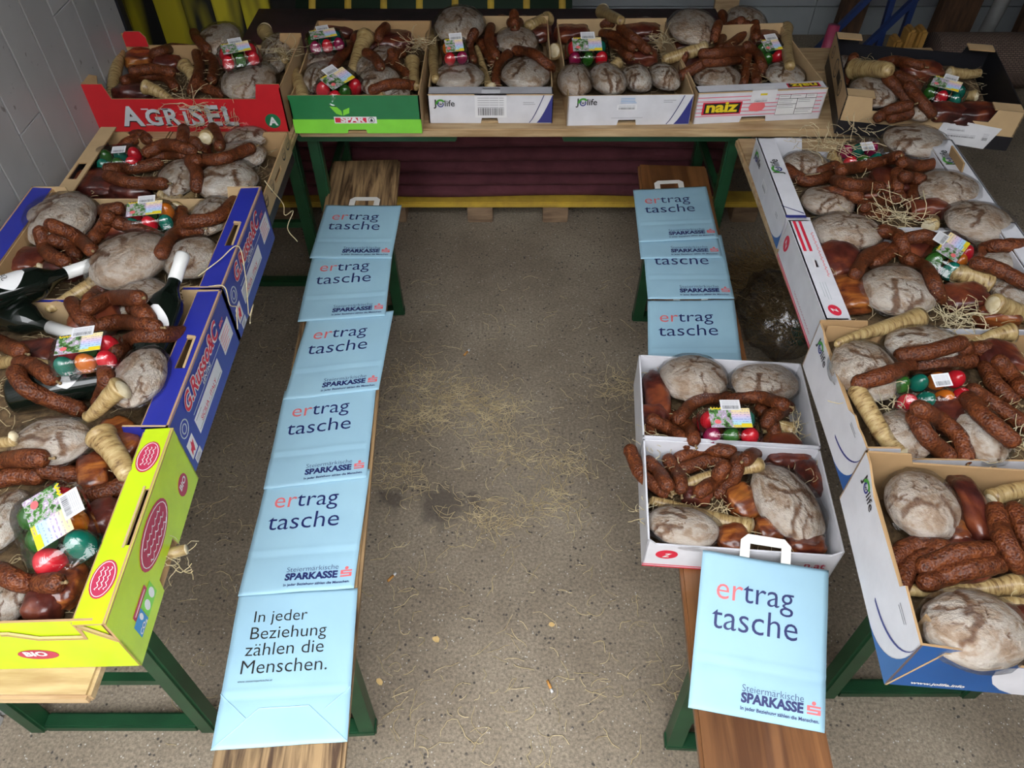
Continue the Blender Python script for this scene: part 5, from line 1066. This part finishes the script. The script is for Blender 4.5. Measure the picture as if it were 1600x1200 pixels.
sausage(K, [(985, 704), (1003, 742), (1037, 768)], 'leftmost, hanging over the side'); sausage(K, [(1013, 722), (1030, 739), (1043, 759)], 'second from the left'); sausage(K, [(1066, 733), (1099, 723), (1138, 717)], 'lower of two level ones'); sausage(K, [(1062, 716), (1096, 702), (1141, 706)], 'upper of two level ones'); sausage(K, [(1045, 719), (1061, 745), (1064, 762)], 'third from the left'); sausage(K, [(1131, 729), (1115, 752), (1094, 768)], 'left of the crossing pair'); sausage(K, [(1154, 716), (1147, 745), (1123, 770)], 'right of the crossing pair'); sausage(K, [(1208, 684), (1188, 701), (1165, 718)], 'across the back rim')
# ---- wood-wool bedding in each carton
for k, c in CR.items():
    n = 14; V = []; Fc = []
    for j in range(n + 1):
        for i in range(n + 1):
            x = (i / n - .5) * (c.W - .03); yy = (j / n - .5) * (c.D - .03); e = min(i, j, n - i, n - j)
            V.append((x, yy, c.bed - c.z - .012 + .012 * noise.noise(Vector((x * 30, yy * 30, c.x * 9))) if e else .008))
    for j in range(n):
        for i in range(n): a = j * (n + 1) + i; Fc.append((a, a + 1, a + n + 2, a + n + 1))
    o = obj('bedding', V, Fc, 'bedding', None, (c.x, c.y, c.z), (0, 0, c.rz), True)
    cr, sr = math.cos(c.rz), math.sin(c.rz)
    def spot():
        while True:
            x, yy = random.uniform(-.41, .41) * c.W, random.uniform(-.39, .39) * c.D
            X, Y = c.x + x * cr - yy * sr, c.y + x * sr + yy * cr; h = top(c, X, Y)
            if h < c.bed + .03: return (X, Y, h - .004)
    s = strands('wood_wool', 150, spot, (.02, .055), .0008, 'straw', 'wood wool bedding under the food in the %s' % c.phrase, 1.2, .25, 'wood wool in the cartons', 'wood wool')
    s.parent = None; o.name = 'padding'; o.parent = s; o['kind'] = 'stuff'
# ================================================================ blue paper bags
BAGL = .322
def paper_bag(label, BL, BR, TL, TR, z0, z1, back=False, seed=0, handle=True, full=True):
    """bag lying flat: pixel corners of its bottom and top edge; the hidden part of the top is added up to its real length"""
    bl, br, tl, tr = at(*BL, z0), at(*BR, z0), at(*TL, z1), at(*TR, z1)
    W_ = (br - bl).length; e = (br - bl).normalized(); up = ((tl - bl) + (tr - br)); up.z = 0
    up = up.normalized(); sk = up.dot(e); L_ = BAGL if full else ((tl - bl).length + (tr - br).length) / 2
    up3 = up * L_ + Vector((0, 0, z1 - z0)); org = bl.copy(); W_ = min(max(W_, .24), .262); e = e * W_
    t = thing('paper_bag', label, 'paper bag', org, 0, 'blue paper bags')
    def P(a, b_, d=0.0):                                          # a, b_ in 0..1 over width and height
        p = e * a + up3 * b_
        z = .0022 * noise.noise(Vector((a * 2.2, b_ * 2.6, seed * 3.7))) + .0012 * noise.noise(Vector((a * 6, b_ * 7, seed * 5.1)))
        z += .0022 * math.exp(-((b_ - .325) / .012) ** 2) - .0016 * math.exp(-((b_ - .30) / .03) ** 2)
        return p + Vector((0, 0, z + d))
    nx, ny = 22, 40; V = []; Fc = []; n = (nx + 1) * (ny + 1)
    for d in (.0035, 0):
        for j in range(ny + 1):
            for i in range(nx + 1):
                dd = d if 0 < i < nx and 0 < j < ny else (.0022 if d else .0004); V.append(P(i / nx, j / ny, dd))
    for j in range(ny):
        for i in range(nx):
            a = j * (nx + 1) + i; q = (a, a + 1, a + nx + 2, a + nx + 1); Fc.append(q); Fc.append(tuple(k + n for k in q[::-1]))
    ring = [i for i in range(nx + 1)] + [j * (nx + 1) + nx for j in range(1, ny + 1)] + [ny * (nx + 1) + i for i in range(nx - 1, -1, -1)] + [j * (nx + 1) for j in range(ny - 1, 0, -1)]
    for a, b_ in zip(ring, ring[1:] + ring[:1]): Fc.append((b_, a, a + n, b_ + n))
    o = obj('bag_body', V, Fc, 'bag_paper', t, smooth=True)
    sf = lambda x, y: P(x / W_, y / L_, .0047)
    def tx(s, u0, u1, b_, m_, bold=0, shear=0, rot=0): return text(None, s, u0 * W_, b_ * L_, (u1 - u0) * W_, m_, o, bold, shear, rot, surf=sf)
    def patch(name, pts, m_):
        Vv = [P(a, b_, .0046) for a, b_ in pts]; return obj(name, Vv, [tuple(range(len(pts)))], m_, o)
    if back:
        for s, u0, u1, b_ in (('In jeder', .165, .60, .790), ('Beziehung', .155, .77, .672), ('zählen die', .135, .76, .560), ('Menschen.', .125, .80, .442)): tx(s, u0, u1, b_, 'black_print', -.006)
        tx('www.steiermaerkische.at', .115, .385, .388, 'black_print')
        for q in (((.0, .0), (.31, .225)), ((1, .0), (.69, .225)), ((.31, .225), (.69, .225)), ((0, .325), (.22, .17)), ((1, .325), (.80, .19))):
            a, b_ = Vector(q[0]), Vector(q[1]); d = (b_ - a).normalized(); nn = Vector((-d.y, d.x)) * .0035; Vv = []
            for k in range(9): m_ = a.lerp(b_, k / 8); Vv += [P(m_.x - nn.x, m_.y - nn.y, .0036), P(m_.x, m_.y, .0052), P(m_.x + nn.x, m_.y + nn.y, .0036)]
            obj('fold_crease', Vv, [f_ for k in range(8) for f_ in ((3 * k, 3 * k + 1, 3 * k + 4, 3 * k + 3), (3 * k + 1, 3 * k + 2, 3 * k + 5, 3 * k + 4))], 'bag_paper', o, smooth=True)
    else:
        text_mesh('er', -.004); text_mesh('trag', -.004); text_mesh('ertrag', -.004); em = .60 / TXTW[('ertrag', -.004, 0)]
        tx('er', .135, .135 + em * TXTW[('er', -.004, 0)], .695, 'salmon_print', -.004); tx('trag', .735 - em * TXTW[('trag', -.004, 0)], .735, .695, 'navy_print', -.004); tx('tasche', .115, .775, .505, 'navy_print', -.004)
        tx('Steiermärkische', .385, .84, .150, 'navy_print', -.012); tx('SPARKASSE', .38, .84, .088, 'navy_print', .045); tx('In jeder Beziehung zählen die Menschen.', .38, .955, .042, 'navy_print', .02)
        a, b_ = .865, .088                                        # red S with a dot above
        for q in ((0, .1, 0, .011), (0, .1, .020, .031), (0, .1, .040, .051), (.078, .1, .011, .020), (0, .022, .031, .040)): patch('logo_bar', [(a + q[0], b_ + q[2]), (a + q[1], b_ + q[2]), (a + q[1], b_ + q[3]), (a + q[0], b_ + q[3])], 'salmon_print')
        patch('logo_dot', [(a + .05 + .016 * math.cos(k * .52), b_ + .066 + .012 * math.sin(k * .52)) for k in range(12)], 'salmon_print')
    if handle:
        hw, hh, sw = .105, .052, .020; fr = Frame(P(.5, 1, .0016), e, up3)
        outl = [(-hw / 2, -.02), (-hw / 2 + sw, -.02), (-hw / 2 + sw, hh - sw), (hw / 2 - sw, hh - sw), (hw / 2 - sw, -.02), (hw / 2, -.02), (hw / 2, hh - .014), (hw / 2 - .014, hh), (-hw / 2 + .014, hh), (-hw / 2, hh - .014)]
        sheet('handle', fr, outl, .0012, 'handle_paper', 'handle_paper', t)
    return t
zb, zt = BZ + .0065, BZ + .0012
LB = 'blue paper bag on the left bench, '
paper_bag(LB + 'nearest, back side up with black slogan', (330, 1173), (543, 1159), (372, 930), (561, 920), zb, zt, True, 1)
paper_bag(LB + 'second from the near end', (372, 932), (553, 919), (413, 762), (577, 757), zb, zt, seed=2)
paper_bag(LB + 'third from the near end', (412, 765), (573, 747), (432, 628), (597, 610), zb, zt, seed=3)
paper_bag(LB + 'fourth from the near end', (443, 625), (592, 609), (478, 500), (615, 500), zb, zt, seed=4)
paper_bag(LB + 'second from the far end', (465, 503), (602, 494), (487, 405), (613, 403), zb, zt, seed=5)
paper_bag(LB + 'farthest, with its handle showing', (484, 404), (612, 404), (510, 319), (627, 324), zb, zt, seed=6, full=False)
LB = 'blue paper bag on the right bench, '
paper_bag(LB + 'whole front showing below the cartons', (1075, 1106), (1288, 1146), (1105, 868), (1288, 905), BZ + .003, BZ + .098, seed=7, full=False)
paper_bag(LB + 'just behind the two cartons', (1013, 590), (1172, 588), (1011, 470), (1157, 474), zb, zt, seed=8)
paper_bag(LB + 'third from the far end', (1012, 468), (1152, 467), (1002, 376), (1134, 374), zb, zt, seed=9)
paper_bag(LB + 'second from the far end, mostly covered', (1001, 405), (1131, 403), (995, 318), (1108, 318), zb + .002, zt + .002, seed=10)
paper_bag(LB + 'farthest, with white handle', (999, 379), (1127, 373), (994, 292), (1103, 297), zb + .007, zt + .006, seed=11, full=False)
# ================================================================ loose ends
def tuft(px, py, z, n, ln, lab, spread=.03, mat='straw_pale', up=.6):
    q = at(px, py, z); return strands('wood_wool_tuft', n, lambda: (q.x + random.gauss(0, spread), q.y + random.gauss(0, spread * .6), z + random.uniform(0, .01)), ln, .0009, mat, lab, 1.6, up, cat='wood wool')
strands('wood_wool_tuft', 75, lambda: (random.gauss(-.945, .05), 2.222 - random.random() * .012, random.uniform(.775, .87)), (.05, .12), .0009, 'straw_pale', 'wood wool hanging over the front of the red crate', 1.6, .6, cat='wood wool')
tuft(1290, 228, .88, 46, (.05, .11), 'wood wool sticking up at the far right carton beside the eggs', .045)
tuft(1350, 205, .84, 16, (.04, .08), 'few shavings in front of the black corner carton', .03)
tuft(1405, 340, .87, 50, (.05, .10), 'wood wool between the farthest right carton loaves', .05)
tuft(1490, 497, .86, 70, (.04, .09), 'wood wool tangle at the near edge of the red-striped right carton', .035)
tuft(1565, 700, .86, 40, (.04, .08), 'wood wool in the near right corner of the torn-rimmed carton', .04)
tuft(1385, 635, .88, 22, (.03, .06), 'short shavings left of the four eggs in a row', .02)
tuft(445, 85, .90, 24, (.05, .10), 'thin shavings between red crate and green-fronted carton', .02)
tuft(655, 72, .90, 26, (.05, .10), 'thin shavings at the back right of the green-fronted carton', .02)
tuft(1018, 690, .56, 24, (.02, .05), 'shavings below the sausages at the far bench carton left wall', .02)
tuft(1248, 672, .57, 14, (.03, .06), 'shavings poking over the right wall of the far bench carton', .015)
tuft(1266, 745, .57, 10, (.03, .06), 'shavings poking over the right wall of the near bench carton', .015)
tuft(1016, 800, .55, 18, (.03, .05), 'shavings along the left wall of the near bench carton', .02)
tuft(1035, 68, .89, 20, (.05, .09), 'thin shavings between right white and pink-striped cartons', .02)
# twine tied round the blue and brown cartons
def twine(label, pts, r=.0013):
    P = smooth_path(pts, 40); V, Fc = tube_data(P, r, 6); tag(obj('twine', V, Fc, 'straw_pale', smooth=True), label, 'twine')
xr = -.631
twine('white string looped over the edge of the far blue carton', [(-.70, 1.33, .925), (-.66, 1.37, .938), (-.628, 1.42, .94), (xr + .006, 1.40, .87), (xr + .006, 1.36, .81), (xr + .012, 1.335, .80), (xr + .02, 1.36, .815), (xr + .01, 1.35, .79), (xr + .02, 1.31, .80)])
twine('knotted string where the two blue cartons meet', [(-.66, 1.283, .936), (xr + .004, 1.283, .935), (xr + .006, 1.275, .89), (xr + .012, 1.29, .87), (xr + .016, 1.265, .865), (xr + .008, 1.285, .85), (xr + .006, 1.27, .82)])
twine('string hanging from the near end of the brown carton', [(-.66, 1.78, .88), (-.645, 1.77, .86), (-.63, 1.79, .80), (-.62, 1.75, .79), (-.61, 1.80, .77), (-.625, 1.76, .74), (-.60, 1.74, .71)])
q = at(275, 868, .79)
t = thing('root_stub', 'dry root stub poking out of the lime carton hand hole', 'horseradish', (q.x - .03, q.y, .787))
tube('stub', [(-.03, 0, 0), (0, 0, 0), (.022, .006, .002), (.045, .012, .004)], [.012, .013, .011, .010], 'root_skin', t, 12)
tube('cut_face', [(.0445, .0119, .004), (.0465, .0124, .0042)], [.0098, .009], 'root_cut', t, 12)
strands('wood_wool_tuft', 14, lambda: (q.x + random.gauss(0, .008), q.y - .01 + random.gauss(0, .01), .785), (.03, .06), .0008, 'straw_pale', 'shavings hanging out of the lime carton hand hole', 1.4, .5, cat='wood wool')
